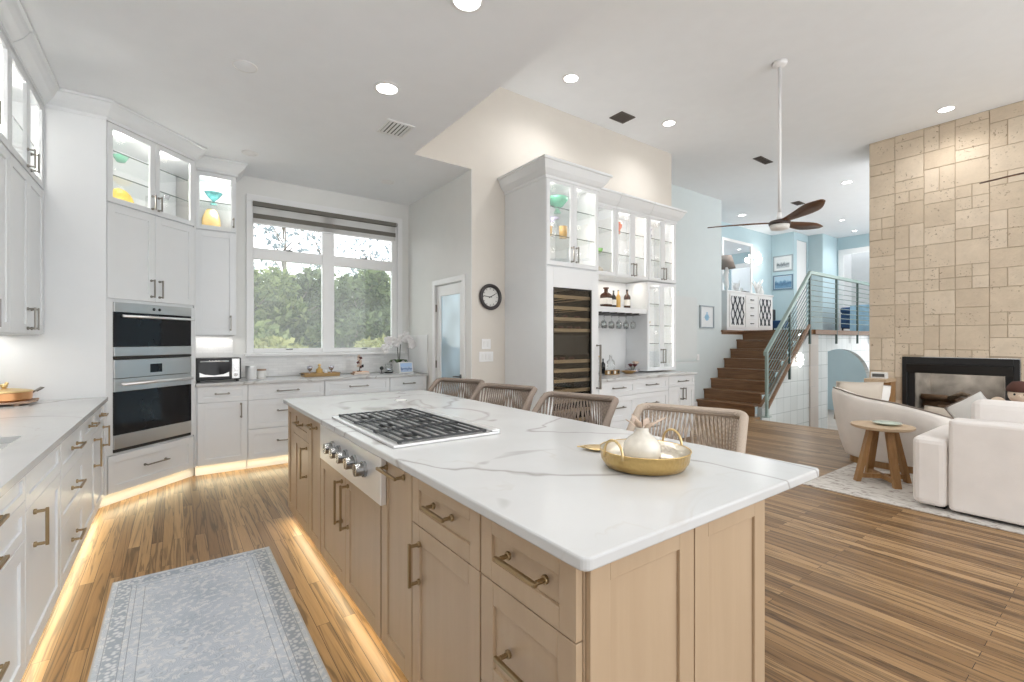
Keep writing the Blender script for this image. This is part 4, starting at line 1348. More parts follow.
# ------------------------------------------------------------------ bar stools
def make_stool(mat):
    """Rope-backed stool; it faces local -X (the island). Origin on the floor under the seat."""
    t = thing('bar_stool', 'stool', 'bar stool', (0, 0, 0))
    # seat
    MB().cushion((0, 0, 0.645), (0.44, 0.42, 0.09), 0.35, 8, rot=Matrix.Rotation(R(90), 3, 'X')).build('seat', M['pillow'], t, True)
    ring = []
    for k in range(28):
        a = 2 * PI * k / 28
        ca, sa = math.cos(a), math.sin(a)
        e = 0.55
        ring.append((0.215 * math.copysign(abs(ca) ** e, ca), 0.215 * math.copysign(abs(sa) ** e, sa), 0.61))
    MB().tube(ring, 0.014, 8, True).build('seat_frame', M['dark_grey'], t, True)
    # top rail: from the near front round the back to the far front
    rail = []
    low = []
    n = 40
    for k in range(n + 1):
        q = -1 + 2 * k / n
        a = abs(q)
        if a < 0.55:
            x, y, z = 0.245, q / 0.55 * 0.215, 0.968
        elif a < 0.72:
            f = (a - 0.55) / 0.17 * PI / 2
            x, y, z = 0.245 - 0.055 * (1 - math.cos(f)), math.copysign(0.215 + 0.055 * math.sin(f), q), 0.968 - 0.012 * (1 - math.cos(f))
        else:
            f = (a - 0.72) / 0.28
            x, y, z = 0.19 - 0.20 * f, math.copysign(0.27 + 0.012 * f, q), 0.956 - 0.19 * f
        rail.append((x, y, z))
        ang = q * PI * 0.62
        ca, sa = math.cos(ang), math.sin(ang)
        low.append((0.222 * math.copysign(abs(ca) ** 0.6, ca), 0.222 * math.copysign(abs(sa) ** 0.6, sa), 0.615))
    MB().tube(rail, 0.021, 10).build('top_rail', mat, t, True)
    ro = MB()
    m = 74
    for k in range(m + 1):
        q = k / m * n
        i = min(int(q), n - 1)
        f = q - i
        p0 = Vector(rail[i]).lerp(Vector(rail[i + 1]), f)
        q2 = min(max(q + (1.2 if k % 2 else -1.2), 0), n)
        i2 = min(int(q2), n - 1)
        p1 = Vector(low[i2]).lerp(Vector(low[i2 + 1]), q2 - i2)
        md = p0.lerp(p1, 0.5)
        ro.tube([p0, md, p1], 0.0052, 5)
    ro.build('rope_weave', mat, t, True)
    for sx in (-1, 1):
        for sy in (-1, 1):
            MB().tube([(0.17 * sx, 0.17 * sy, 0.61), (0.215 * sx, 0.215 * sy, 0.0)], [0.016, 0.012], 8).build('leg', M['dark_grey'], t, True)
    MB().tube([(-0.20, -0.20, 0.22), (-0.20, 0.20, 0.22), (0.20, 0.20, 0.22), (0.20, -0.20, 0.22)], 0.009, 8, True).build('foot_rail', M['dark_grey'], t)
    return t


st = make_stool(M['rope_lit'])
st.location = (2.03, 1.385, 0)
st.rotation_euler = (0, 0, R(18))
st['label'] = 'taupe rope-backed bar stool coloured as lit, nearest the camera, behind the gold tray'
s2 = make_stool(M['rope'])
s2.location = (1.98, 2.185, 0)
s2.rotation_euler = (0, 0, R(14))
s2['label'] = 'taupe rope-backed bar stool in front of the wine fridge'
dup(s2, (1.97, 2.985, 0), R(17), 'taupe rope-backed bar stool in front of the white side of the wine cabinet')
dup(s2, (1.96, 3.72, 0), R(20), 'rope-backed bar stool at the far end, in front of the glazed pantry door')
for o in [x for x in COL.objects if x.name.startswith('bar_stool')]:
    o['group'] = 'rope bar stools along the island'

# ------------------------------------------------------------------ things on the island
tr = thing('serving_tray', 'round hammered gold tray with two loop handles on the island', 'tray', (1.318, 1.030, 0.9055))
tr.scale = (0.95, 0.95, 1.0)
MB().lathe([(0.0, 0.0), (0.115, 0.0), (0.140, 0.006), (0.155, 0.028), (0.160, 0.060), (0.163, 0.062), (0.163, 0.064), (0.158, 0.064), (0.152, 0.030), (0.136, 0.011), (0.112, 0.006), (0.0, 0.006)], n=48).build('bowl', M['hammered_gold'], tr, True)
MB().lathe([(0.0, 0.0065), (0.112, 0.0065), (0.135, 0.0118), (0.150, 0.030), (0.1565, 0.0625), (0.1555, 0.0625), (0.149, 0.0315), (0.1345, 0.0130), (0.112, 0.0080), (0.0, 0.0080)], n=48).build('lining', M['hammered_silver'], tr, True)
MB().lathe([(0.0, 0.0085), (0.098, 0.0085), (0.098, 0.0140), (0.0, 0.0140)], n=40).build('wood_disc', M['tray_wood'], tr, 'auto')
for a in (PI * 1.0, 0.0):
    ca, sa = math.cos(a), math.sin(a)
    pts = []
    for k in range(15):
        f = PI * k / 14
        off = 0.042 * math.cos(f)
        z = 0.050 + 0.060 * math.sin(f) ** 0.8
        rr = 0.167
        pts.append((ca * rr - sa * off, sa * rr + ca * off, z))
    MB().tube(pts, 0.0045, 8).build('handle', M['gold'], tr, True)
va = thing('pomegranate_vase', 'ivory glazed pomegranate-shaped vase standing in the gold tray', 'vase', (1.318, 1.040, 0.920))
va.scale = (1.12, 1.12, 1.12)
MB().lathe([(0.0, 0.0), (0.036, 0.0), (0.052, 0.010), (0.0585, 0.032), (0.055, 0.056), (0.041, 0.075), (0.024, 0.088), (0.019, 0.100), (0.022, 0.108), (0.017, 0.108), (0.014, 0.098), (0.0, 0.096)], n=32).build('bowl', M['ceramic'], va, True)
pt = MB()
for k in range(6):
    a = 2 * PI * k / 6 + 0.3
    ca, sa = math.cos(a), math.sin(a)
    L = 0.050 if k != 5 else 0.075
    base = Vector((ca * 0.017, sa * 0.017, 0.104))
    tip = Vector((ca * L, sa * L, 0.128 + 0.010 * (k % 2)))
    side = Vector((-sa, ca, 0)) * 0.012
    mid = base.lerp(tip, 0.5) + Vector((0, 0, 0.004))
    th = Vector((0, 0, 0.003))
    pt.loft([[base - side * 0.7, base + side * 0.7, base + side * 0.7 + th, base - side * 0.7 + th], [mid - side, mid + side, mid + side + th, mid - side + th], [tip - side * 0.1, tip + side * 0.1, tip + side * 0.1 + th, tip - side * 0.1 + th]])
pt.build('crown_petals', M['petal_pink'], va, True)
MB().cyl((0.0, 0.0, 0.096), (0.004, 0, 0.150), 0.0025, 0.001, 8).build('stem', M['bark'], va)

lf = thing('leaf_dish', 'flat gold leaf-shaped dish on the island beside the tray', 'dish', (1.372, 1.295, 0.9055), R(-36))
m = MB()
rings = []
for k in range(11):
    u = k / 10
    x = -0.07 + 0.14 * u
    wdt = 0.052 * math.sin(PI * min(1, u * 0.97 + 0.015)) ** 0.8
    zc = 0.002 + 0.006 * (2 * u - 1) ** 2
    rings.append([(x, -wdt, zc + 0.006), (x, 0, zc), (x, wdt, zc + 0.006), (x, wdt, zc + 0.008), (x, 0, zc + 0.003), (x, -wdt, zc + 0.008)])
m.loft(rings)
m.build('blade', M['gold'], lf, True)
MB().tube([(-0.064, 0, 0.012), (-0.085, 0.006, 0.012)], 0.003, 8).build('stem', M['gold'], lf)
po = thing('popup_socket', 'small round white pop-up socket cap in the far part of the island worktop', 'socket', (1.33, 3.19, 0.9055))
MB().lathe([(0.0, 0.0), (0.045, 0.0), (0.045, 0.004), (0.040, 0.006), (0.0, 0.006)], n=28).build('cap', M['chrome'], po, 'auto')
MB().lathe([(0.0, 0.0062), (0.036, 0.0062), (0.034, 0.009), (0.0, 0.009)], n=28).build('lid', M['ceramic_white'], po, 'auto')

# ------------------------------------------------------------------ runner
rn = MB()
rn.box(0, 0, 0, 0.775, 2.30, 0.007)
o = rn.build('kitchen_runner', M['runner'], loc=(-0.275, 1.065, 0.0005), bevel=0.002)
tag(o, 'faded grey-blue oriental runner on the kitchen floor', 'rug')

# ------------------------------------------------------------------ left worktop: copper pan on a trivet
tv = thing('trivet', 'round slatted wooden trivet under the copper pan', 'trivet', (-0.945, 4.68, 0.8955))
for k in range(6):
    y = -0.125 + 0.05 * k
    L = math.sqrt(max(0.02, 0.155 ** 2 - y * y))
    MB().box(-L, y - 0.019, 0.014, L, y + 0.019, 0.026).build('slat', M['board'], tv, bevel=0.003)
for x in (-0.075, 0.075):
    MB().box(x - 0.014, -0.125, 0.0, x + 0.014, 0.125, 0.0138).build('batten', M['board'], tv)
cp = thing('copper_pan', 'copper saute pan with a lid and brass knob on the left worktop', 'pan', (-0.955, 4.68, 0.922))
MB().lathe([(0.0, 0.0), (0.128, 0.0), (0.140, 0.012), (0.142, 0.060), (0.145, 0.062), (0.0, 0.062)], n=36).build('pot', M['copper'], cp, 'auto')
MB().lathe([(0.146, 0.0625), (0.147, 0.067), (0.13, 0.073), (0.06, 0.085), (0.0, 0.090)], n=36).build('lid', M['gold'], cp, True)
kn = MB()
kn.ball((0, 0, 0.105), (0.020, 0.020, 0.016), 12, 8).ball((0.014, -0.004, 0.122), (0.011, 0.010, 0.011), 10, 6).cyl((0, 0, 0.086), (0, 0, 0.10), 0.008, n=10).tube([(-0.01, 0, 0.108), (-0.035, 0.004, 0.114)], [0.010, 0.003], 8)
kn.build('knob', M['gold'], cp, True)
MB().tube([(0.137, 0.02, 0.050), (0.155, 0.025, 0.066), (0.180, 0.03, 0.084), (0.192, 0.032, 0.082), (0.180, 0.036, 0.074), (0.155, 0.03, 0.058)], 0.006, 8).build('handle', M['nickel'], cp, True)

# ------------------------------------------------------------------ back worktop things
Tz = 0.9205
to = thing('toaster_oven', 'black and silver toaster oven at the left end of the window worktop', 'toaster oven', (0.172, 5.62, Tz))
MB().box(0, 0.006, 0.02, 0.40, 0.30, 0.245).build('casing', M['black'], to, bevel=0.008)
MB().box(0.315, -0.004, 0.03, 0.385, 0.0055, 0.236).build('control_panel', M['steel_bright'], to, bevel=0.003)
MB().box(0.02, -0.006, 0.04, 0.305, 0.0055, 0.232).build('door_frame', M['black'], to, bevel=0.003)
MB().prism([(0.035, 0.055), (0.29, 0.055), (0.29, 0.10), (0.24, 0.078), (0.16, 0.068), (0.08, 0.078), (0.035, 0.10)], -0.0105, -0.0087, 'y').build('crumb_tray', M['steel_bright'], to)
MB().box(0.028, -0.0085, 0.065, 0.297, -0.0065, 0.205).build('door_window', M['oven_glass'], to)
h = MB().cyl((0.04, -0.035, 0.212), (0.285, -0.035, 0.212), 0.008, n=10)
h.cyl((0.05, -0.035, 0.212), (0.05, -0.0065, 0.212), 0.006, n=8).cyl((0.275, -0.035, 0.212), (0.275, -0.0065, 0.212), 0.006, n=8)
h.build('handle', M['chrome'], to, True)
for k in range(3):
    MB().cyl((0.35, -0.0045, 0.07 + 0.06 * k), (0.35, -0.018, 0.07 + 0.06 * k), 0.018, n=16).build('knob', M['chrome'], to, 'auto')
for x in (0.03, 0.37):
    for y in (0.04, 0.26):
        MB().cyl((x, y, 0), (x, y, 0.0205), 0.014, n=10).build('foot', M['black'], to)
cn = thing('canister', 'plain silver-grey canister beside the toaster oven', 'canister', (0.69, 5.86, Tz))
MB().lathe([(0.0, 0), (0.055, 0), (0.055, 0.125), (0.0, 0.125)], n=24).build('jar', M['ceramic_white'], cn, 'auto')
MB().lathe([(0.0, 0.1255), (0.056, 0.1255), (0.056, 0.145), (0.01, 0.148), (0.0, 0.148)], n=24).build('lid', M['steel_bright'], cn, 'auto')
cn = thing('canister', 'short beige canister with a dark lid on the window worktop', 'canister', (0.80, 5.90, Tz))
MB().lathe([(0.0, 0), (0.045, 0), (0.045, 0.085), (0.0, 0.085)], n=24).build('jar', M['pillow_white'], cn, 'auto')
MB().lathe([(0.0, 0.0855), (0.047, 0.0855), (0.047, 0.103), (0.0, 0.103)], n=24).build('lid', M['board'], cn, 'auto')

wtray = thing('wooden_tray', 'long brown wooden tray of trinkets below the window', 'tray', (1.42, 5.85, Tz))
MB().box(-0.19, -0.09, 0, 0.19, 0.09, 0.012).box(-0.20, -0.10, 0.0, -0.185, 0.10, 0.042).box(0.185, -0.10, 0.0, 0.20, 0.10, 0.042).box(-0.185, -0.10, 0.0, 0.185, -0.088, 0.042).box(-0.185, 0.088, 0.0, 0.185, 0.10, 0.042).build('tray_body', M['tray_wood'], wtray, bevel=0.003)
for s in (-1, 1):
    MB().tube([(s * 0.20, -0.04, 0.03), (s * 0.225, -0.03, 0.034), (s * 0.225, 0.03, 0.034), (s * 0.20, 0.04, 0.03)], 0.005, 8).build('handle', M['iron'], wtray, True)


def goblet(x, label, mat, y=5.85):
    g = thing('goblet', label, 'goblet', (x, y, Tz + 0.0125))
    MB().lathe([(0.0, 0.0), (0.028, 0.0), (0.026, 0.006), (0.006, 0.014), (0.006, 0.05), (0.022, 0.064), (0.034, 0.09), (0.030, 0.11), (0.028, 0.11), (0.030, 0.09), (0.0, 0.068)], n=18).build('cup', mat, g, True)
    return g


goblet(1.30, 'silver mercury glass goblet at the left end of the wooden tray', M['mercury'])
goblet(1.545, 'silver mercury glass goblet at the right end of the wooden tray', M['mercury'])
bt = thing('bottle', 'squat amber bottle with a pale stopper in the wooden tray', 'bottle', (1.405, 5.84, Tz + 0.0125))
MB().lathe([(0, 0), (0.036, 0), (0.040, 0.02), (0.036, 0.07), (0.015, 0.085), (0.014, 0.10), (0.0, 0.10)], n=20).build('glass_body', M['whisky'], bt, True)
MB().ball((0, 0, 0.118), 0.018, 12, 8).build('stopper', M['amber_glass'], bt, True)
sh = thing('seashell', 'small white shell in the wooden tray', 'shell', (1.475, 5.82, Tz + 0.0125))
MB().lathe([(0.0, 0.0), (0.018, 0.004), (0.024, 0.02), (0.018, 0.036), (0.010, 0.050), (0.002, 0.062)], n=14).build('whorl', M['ceramic_white'], sh, True)
bk1 = thing('book', 'tan book lying under the pink blossom ornament, lower of two', 'book', (1.90, 5.86, Tz))
MB().box(-0.10, -0.07, 0, 0.10, 0.07, 0.018).build('cover', M['board'], bk1)
MB().box(-0.097, -0.072, 0.003, 0.098, -0.0702, 0.015).build('pages', M['label_paper'], bk1)
bk2 = thing('book', 'terracotta book lying under the pink blossom ornament, upper of two', 'book', (1.905, 5.86, Tz + 0.0185), R(-4))
MB().box(-0.085, -0.06, 0, 0.085, 0.06, 0.018).build('cover', M['copper'], bk2)
MB().box(-0.082, -0.062, 0.003, 0.083, -0.0602, 0.015).build('pages', M['label_paper'], bk2)
bo = thing('blossom_ornament', 'slim pink blossom ornament standing on two books', 'ornament', (1.89, 5.86, Tz + 0.037))
MB().tube([(0, 0, 0), (0.006, 0, 0.06), (-0.004, 0, 0.13), (0.004, 0, 0.20)], 0.006, 8).cyl((0, 0, 0), (0, 0, 0.008), 0.03).build('stem', M['bark'], bo, True)
rnd = random.Random(3)
for k in range(11):
    z = 0.055 + 0.014 * k
    a = k * 2.3
    f = MB()
    for q in range(4):
        b2 = a + q * PI / 2
        f.ball((0.018 * math.cos(a) + 0.009 * math.cos(b2), 0.018 * math.sin(a), z + 0.009 * math.sin(b2)), (0.010, 0.007, 0.010), 8, 5)
    f.build('blossom', M['petal_pink'] if k % 4 else M['maroon'], bo, True)
MB().tube([(0.035, -0.01, 0.085), (0.04, -0.012, 0.05)], [0.016, 0.010], 8).build('dark_leaf', M['black'], bo, True)
bb = thing('ball_finial', 'small black ball on a stand on the window worktop', 'ornament', (2.17, 5.84, Tz))
MB().cyl((0, 0, 0), (0, 0, 0.006), 0.025).cyl((0, 0, 0.006), (0, 0, 0.05), 0.005, n=8).build('stand', M['black'], bb, 'auto')
MB().ball((0, 0, 0.068), 0.026).build('ball', M['black'], bb, True)
jr = thing('glass_jar', 'clear glass jar with a dark base beside the photo frame', 'jar', (2.275, 5.87, Tz))
MB().lathe([(0.0, 0.018), (0.05, 0.018), (0.052, 0.10), (0.045, 0.12), (0.043, 0.12), (0.049, 0.10), (0.047, 0.022), (0, 0.022)], n=20).build('jar', M['tumbler'], jr, True)
MB().lathe([(0.0, 0.0), (0.054, 0.0), (0.054, 0.0175), (0.0, 0.0175)], n=20).build('base', M['black'], jr, 'auto')
MB().ball((0, 0, 0.045), (0.035, 0.035, 0.02), 12, 6).build('pebbles', M['mercury'], jr, True)
pf = thing('photo_frame', 'small white photo frame with a blue picture on the window worktop', 'picture frame', (2.455, 5.70, Tz), R(8))
rx = Matrix.Rotation(R(-10), 3, 'X')
MB().box(-0.105, 0, 0.002, 0.105, 0.014, 0.148, rot=rx, piv=(0, 0, 0)).build('frame', M['trim'], pf, bevel=0.002)
MB().box(-0.085, -0.002, 0.018, 0.085, -0.0005, 0.132, rot=rx, piv=(0, 0, 0)).build('print', M['blue_print'], pf)
oc = thing('orchid', 'white orchid in a pale pot behind the photo frame', 'orchid', (2.44, 5.94, Tz))
oc.scale = (1.25, 1.15, 1.25)
MB().lathe([(0, 0), (0.05, 0), (0.062, 0.11), (0.055, 0.11), (0.05, 0.10), (0, 0.10)], n=20).build('pot', M['ceramic_white'], oc, 'auto')
lv = MB()
for k in range(6):
    a = k * 1.05
    ca, sa = math.cos(a), math.sin(a)
    lv.loft([[(ca * r_ - sa * w_, sa * r_ + ca * w_, z_), (ca * r_ + sa * w_, sa * r_ - ca * w_, z_), (ca * r_ + sa * w_, sa * r_ - ca * w_, z_ + 0.004), (ca * r_ - sa * w_, sa * r_ + ca * w_, z_ + 0.004)] for r_, w_, z_ in ((0.01, 0.01, 0.10), (0.05, 0.022, 0.135), (0.085, 0.018, 0.13), (0.105, 0.003, 0.105))])
lv.build('leaves', M['stem_green'], oc, True)
for (pts, n_) in (([(0, 0, 0.10), (-0.01, 0, 0.25), (-0.03, -0.01, 0.36), (-0.11, -0.02, 0.33), (-0.16, -0.03, 0.22)], 9), ([(0.01, 0, 0.10), (0.02, 0, 0.28), (0.03, 0, 0.38), (0.09, -0.03, 0.37), (0.13, -0.04, 0.28)], 7)):
    MB().tube(pts, 0.004, 6).build('stem', M['stem'], oc, True)
    P_ = [Vector(p) for p in pts]
    for k in range(n_):
        u = 1.6 + 2.35 * k / (n_ - 1)
        i = min(int(u), len(P_) - 2)
        c = P_[i].lerp(P_[i + 1], u - i) + Vector((rnd.uniform(-0.03, 0.03), rnd.uniform(-0.05, 0.01), rnd.uniform(-0.03, 0.03)))
        f = MB()
        for q in range(5):
            b2 = q * 2 * PI / 5 + k
            f.ball((c.x + 0.024 * math.cos(b2), c.y - 0.004, c.z + 0.024 * math.sin(b2)), (0.022, 0.007, 0.020), 8, 5)
        f.build('flower', M['petal'], oc, True)

# things in the lit cabinets of the kitchen
tvs = thing('fan_vase', 'ruffled teal glass footed bowl on the shelf of the narrow lit cabinet', 'bowl', (0.345, 5.94, 2.8095))
MB().lathe([(0, 0), (0.035, 0), (0.030, 0.008), (0.010, 0.022), (0.014, 0.040), (0.05, 0.075), (0.085, 0.125), (0.080, 0.125), (0.045, 0.080), (0.0, 0.050)], n=24).build('bowl', M['teal_glass'], tvs, True)
av = thing('vase', 'tall pale amber vase below the teal bowl in the narrow lit cabinet', 'vase', (0.325, 5.95, 2.5135))
MB().lathe([(0, 0), (0.075, 0), (0.088, 0.06), (0.085, 0.14), (0.06, 0.21), (0.045, 0.24), (0.040, 0.24), (0.055, 0.20), (0.0, 0.02)], n=28).build('vase_body', M['amber_glass'], av, True)


def in_tower(x, y, z):
    return tower_pt(x, y, z)


pl = thing('plate', 'yellow plate standing on edge in the lit top of the oven tower', 'plate', in_tower(0.375, 0.30, 2.4755), R(45))
MB().lathe([(0, 0), (0.05, 0.002), (0.095, 0.012), (0.105, 0.018), (0.105, 0.022), (0.09, 0.016), (0.05, 0.007), (0, 0.006)], n=28).build('dish', M['yellow_glaze'], pl, True, loc=(0, 0, 0.112), rot=(R(78), 0, 0))
MB().box(-0.04, -0.03, 0, 0.04, 0.05, 0.01).build('stand', M['gold'], pl)
gb = thing('bowl', 'small white bowl with a green rim on the glass shelf of the oven tower', 'bowl', in_tower(0.33, 0.25, 2.9095), R(45))
MB().lathe([(0, 0), (0.03, 0), (0.06, 0.05), (0.057, 0.05), (0.028, 0.006), (0, 0.006)], n=24).build('bowl_body', M['green_glass'], gb, True)
fg = thing('figurine', 'small silver figurine on the lower glass shelf of the oven tower', 'figurine', in_tower(0.75, 0.22, 2.7095), R(45))
MB().ball((0, 0, 0.022), (0.035, 0.016, 0.018), 12, 8).ball((0.034, 0, 0.045), (0.012, 0.010, 0.012), 10, 6).tube([(-0.02, 0, 0.02), (-0.02, 0, 0.0)], 0.006, 6).tube([(0.02, 0, 0.02), (0.02, 0, 0.0)], 0.006, 6).tube([(0.026, 0, 0.03), (0.034, 0, 0.045)], 0.009, 8).build('figure', M['mercury'], fg, True)

# things in the bar cabinets
def cup(name, label, loc, mat, prof, cat=None):
    t = thing(name, label, cat or name, loc)
    MB().lathe(prof, n=24).build('vessel', mat, t, True)
    return t


BOWL = [(0, 0), (0.04, 0), (0.035, 0.012), (0.02, 0.05), (0.06, 0.075), (0.115, 0.14), (0.12, 0.17), (0.115, 0.17), (0.10, 0.13), (0.0, 0.06)]
TUMB = [(0, 0), (0.034, 0), (0.042, 0.10), (0.038, 0.10), (0.031, 0.006), (0, 0.006)]
cup('bowl', 'green footed glass bowl on the top shelf of the wine cabinet', (3.47, 3.90, 2.7705), M['green_glass'], BOWL)
cup('dish', 'violet glass dish under the green bowl in the wine cabinet', (3.36, 3.86, 2.637), M['violet_glass'], [(0, 0), (0.02, 0), (0.02, 0.03), (0.075, 0.05), (0.072, 0.055), (0, 0.036)])
cup('box', 'low clear glass block carrying the violet dish in the wine cabinet', (3.36, 3.86, 2.4705), M['tumbler'], [(0, 0), (0.05, 0), (0.05, 0.165), (0, 0.165)], 'stand')
cup('tumbler', 'amber tumbler on the middle shelf of the wine cabinet, left of two', (3.255, 3.80, 2.4705), M['whisky'], TUMB, 'glass')
cup('tumbler', 'amber tumbler on the middle shelf of the wine cabinet, right of two', (3.465, 3.80, 2.4705), M['whisky'], [(r_ * 1.2, z_ * 1.3) for r_, z_ in TUMB], 'glass')
cup('bowl', 'lime green glass bowl in the single-door bar wall cabinet', (4.42, 4.17, 2.4695), M['lime_glass'], [(0, 0), (0.02, 0), (0.055, 0.05), (0.052, 0.06), (0, 0.02)])
cup('jar', 'pale jar on the floor of the single-door bar wall cabinet', (4.43, 4.17, 2.1835), M['pillow'], [(0, 0), (0.04, 0), (0.045, 0.09), (0, 0.12)])
cup('goblet', 'coral red glass cup on the top shelf of the middle bar wall cabinet', (4.79, 4.17, 2.7695), M['red_glass'], [(0, 0), (0.03, 0), (0.03, 0.05), (0.052, 0.09), (0.052, 0.15), (0.048, 0.15), (0, 0.09)])
cup('vase', 'leaning dark violet vase on the top shelf of the stair-end bar wall cabinet', (5.43, 4.17, 2.7695), M['violet_glass'], [(0, 0), (0.03, 0), (0.045, 0.06), (0.02, 0.10), (0.05, 0.15), (0.046, 0.15), (0, 0.08)])
cup('figurine', 'small dark figurine on the middle shelf of the stair-end bar wall cabinet', (5.46, 4.17, 2.4695), M['dark_grey'], [(0, 0), (0.022, 0), (0.018, 0.03), (0.012, 0.06), (0.020, 0.085), (0.0, 0.10)])
cup('dish', 'gold dish on the floor of the stair-end bar wall cabinet', (5.42, 4.17, 2.1835), M['gold'], [(0, 0), (0.04, 0), (0.08, 0.04), (0.075, 0.045), (0, 0.012)])
cup('dish', 'amber dish on the middle shelf of the counter display cabinet', (5.38, 4.17, 1.5595), M['whisky'], [(0, 0), (0.03, 0), (0.06, 0.05), (0.055, 0.055), (0, 0.012)])


def bottle(label, x, h, r, mat, y=4.22, lab=True, square=False, z=1.7755, stop=None):
    t = thing('bottle', label, 'bottle', (x, y, z))
    nr = r * 0.32
    prof = [(0, 0), (r, 0), (r, h * 0.60), (r * 0.85, h * 0.68), (nr, h * 0.78), (nr, h * 0.94), (0, h * 0.94)]
    MB().lathe(prof, n=4 if square else 20).build('glass_body', mat, t, False if square else True)
    MB().cyl((0, 0, h * 0.9405), (0, 0, h), nr * (1.5 if square else 1.15), n=14).build('stopper', stop or M['black'], t)
    if lab:
        MB().lathe([(r + 0.0008, h * 0.18), (r + 0.0016, h * 0.18), (r + 0.0016, h * 0.48), (r + 0.0008, h * 0.48)], n=4 if square else 20).build('bottle_label', M['label_paper'], t)
    return t


b = bottle('large square brown whisky bottle on the bar shelf, beside the wine cabinet', 4.61, 0.27, 0.078, M['amber_bottle'], square=True, stop=M['brown_felt'])
b.rotation_euler = (0, 0, R(45 + 8))
bottle('black bottle with a white label on the bar shelf, beside the square one', 4.755, 0.24, 0.036, M['black_bottle'])
bottle('slim pale yellow bottle with a dark stopper on the bar shelf', 4.85, 0.25, 0.030, M['whisky'], lab=False)
bottle('round amber bottle with a dark neck on the bar shelf, alone at the right', 5.03, 0.27, 0.046, M['amber_bottle'])
Bz = 0.9075
bottle('clear stoppered decanter on the bar worktop', 4.70, 0.25, 0.058, M['tumbler'], 4.22, False, False, Bz, M['tumbler'])
bottle('slim dark bottle on the bar worktop beside the decanter', 4.585, 0.20, 0.030, M['black_bottle'], 4.25, False, False, Bz)
bottle('slim clear bottle on the bar worktop behind the letter blocks', 4.50, 0.24, 0.028, M['tumbler'], 4.24, False, False, Bz, M['gold'])
for k in range(4):
    q = thing('letter_block', ['first', 'second', 'third', 'last'][k] + ' of four small wooden blocks in a row on the bar, counted from the fridge', 'block', (4.46 + 0.062 * k, 4.06, Bz))
    MB().box(-0.027, -0.02, 0, 0.027, 0.02, 0.06).build('block', M['tray_wood'], q, bevel=0.003)
    MB().box(-0.016, -0.0212, 0.012, 0.016, -0.0202, 0.05).build('face', M['black'] if k % 2 else M['label_paper'], q)
bd_ = thing('serving_bowl', 'shallow oval dark wood bowl on the bar worktop', 'bowl', (4.90, 4.08, Bz))
MB().lathe([(0, 0), (0.06, 0), (0.13, 0.035), (0.125, 0.04), (0.05, 0.010), (0, 0.008)], n=28, sy=0.6).build('bowl_body', M['tray_wood'], bd_, True)
fa = thing('flower_arrangement', 'low arrangement of pale and dark red flowers in a grey dish on the bar', 'flowers', (5.07, 4.16, Bz))
MB().lathe([(0, 0), (0.07, 0), (0.10, 0.04), (0.095, 0.045), (0, 0.02)], n=24).build('dish', M['mercury'], fa, True)
for k in range(9):
    a = k * 2.4
    rr = 0.02 + 0.008 * k
    f = MB()
    c = (rr * math.cos(a), rr * math.sin(a), 0.075 + 0.03 * (k % 3))
    f.ball(c, 0.022, 8, 6)
    for q in range(5):
        b2 = q * 2 * PI / 5
        f.ball((c[0] + 0.018 * math.cos(b2), c[1] + 0.018 * math.sin(b2), c[2] + 0.006), (0.016, 0.016, 0.010), 7, 5)
    f.build('flower', [M['petal'], M['maroon'], M['petal_pink']][k % 3], fa, True)
fo = MB()
for k in range(9):
    a = k * 2.4
    rr = 0.02 + 0.008 * k
    fo.tube([(rr * 0.3 * math.cos(a), rr * 0.3 * math.sin(a), 0.02), (rr * math.cos(a), rr * math.sin(a), 0.065 + 0.03 * (k % 3))], 0.003, 5)
fo.build('stalks', M['stem_green'], fa)

# ------------------------------------------------------------------ staircase and railing
sx, ry, tdp, n_st = 8.33, 0.1963, 0.25, 8
ss = thing('staircase', 'dark oak staircase of eight steps rising to the landing', 'stairs', (sx, 4.125, 0))
WD = 1.12
for k in range(n_st):
    MB().box(k * tdp, 0.0, max(0, k * ry - 0.0), k * tdp + 0.02, WD, (k + 1) * ry - 0.032).build('riser', M['stair_wood'], ss)
    if k < n_st - 1:
        MB().box(k * tdp - 0.028, 0.0, (k + 1) * ry - 0.031, (k + 1) * tdp - 0.001 + 0.0, WD, (k + 1) * ry).build('tread', M['stair_wood'], ss, bevel=0.005)
MB().box((n_st - 1) * tdp - 0.028, 0.0, n_st * ry - 0.031, (n_st - 1) * tdp + 0.008, WD, n_st * ry).build('tread', M['stair_wood'], ss, bevel=0.005)
MB().prism([(0.10, 0.02), (0.10, 0.14), (1.97, 1.565), (1.97, 1.45)], -0.012, -0.001, 'y').build('stringer', M['stair_wood'], ss)

rl = thing('metal_railing', 'sea-green metal railing with horizontal rods along the stair and landing', 'railing', (0, 3.955, 0))
p0 = Vector((8.42, 0, 1.13))
p1 = Vector((10.18, 0, 2.66))


def rail_at(x):
    return p0.z + (p1.z - p0.z) * (x - p0.x) / (p1.x - p0.x)


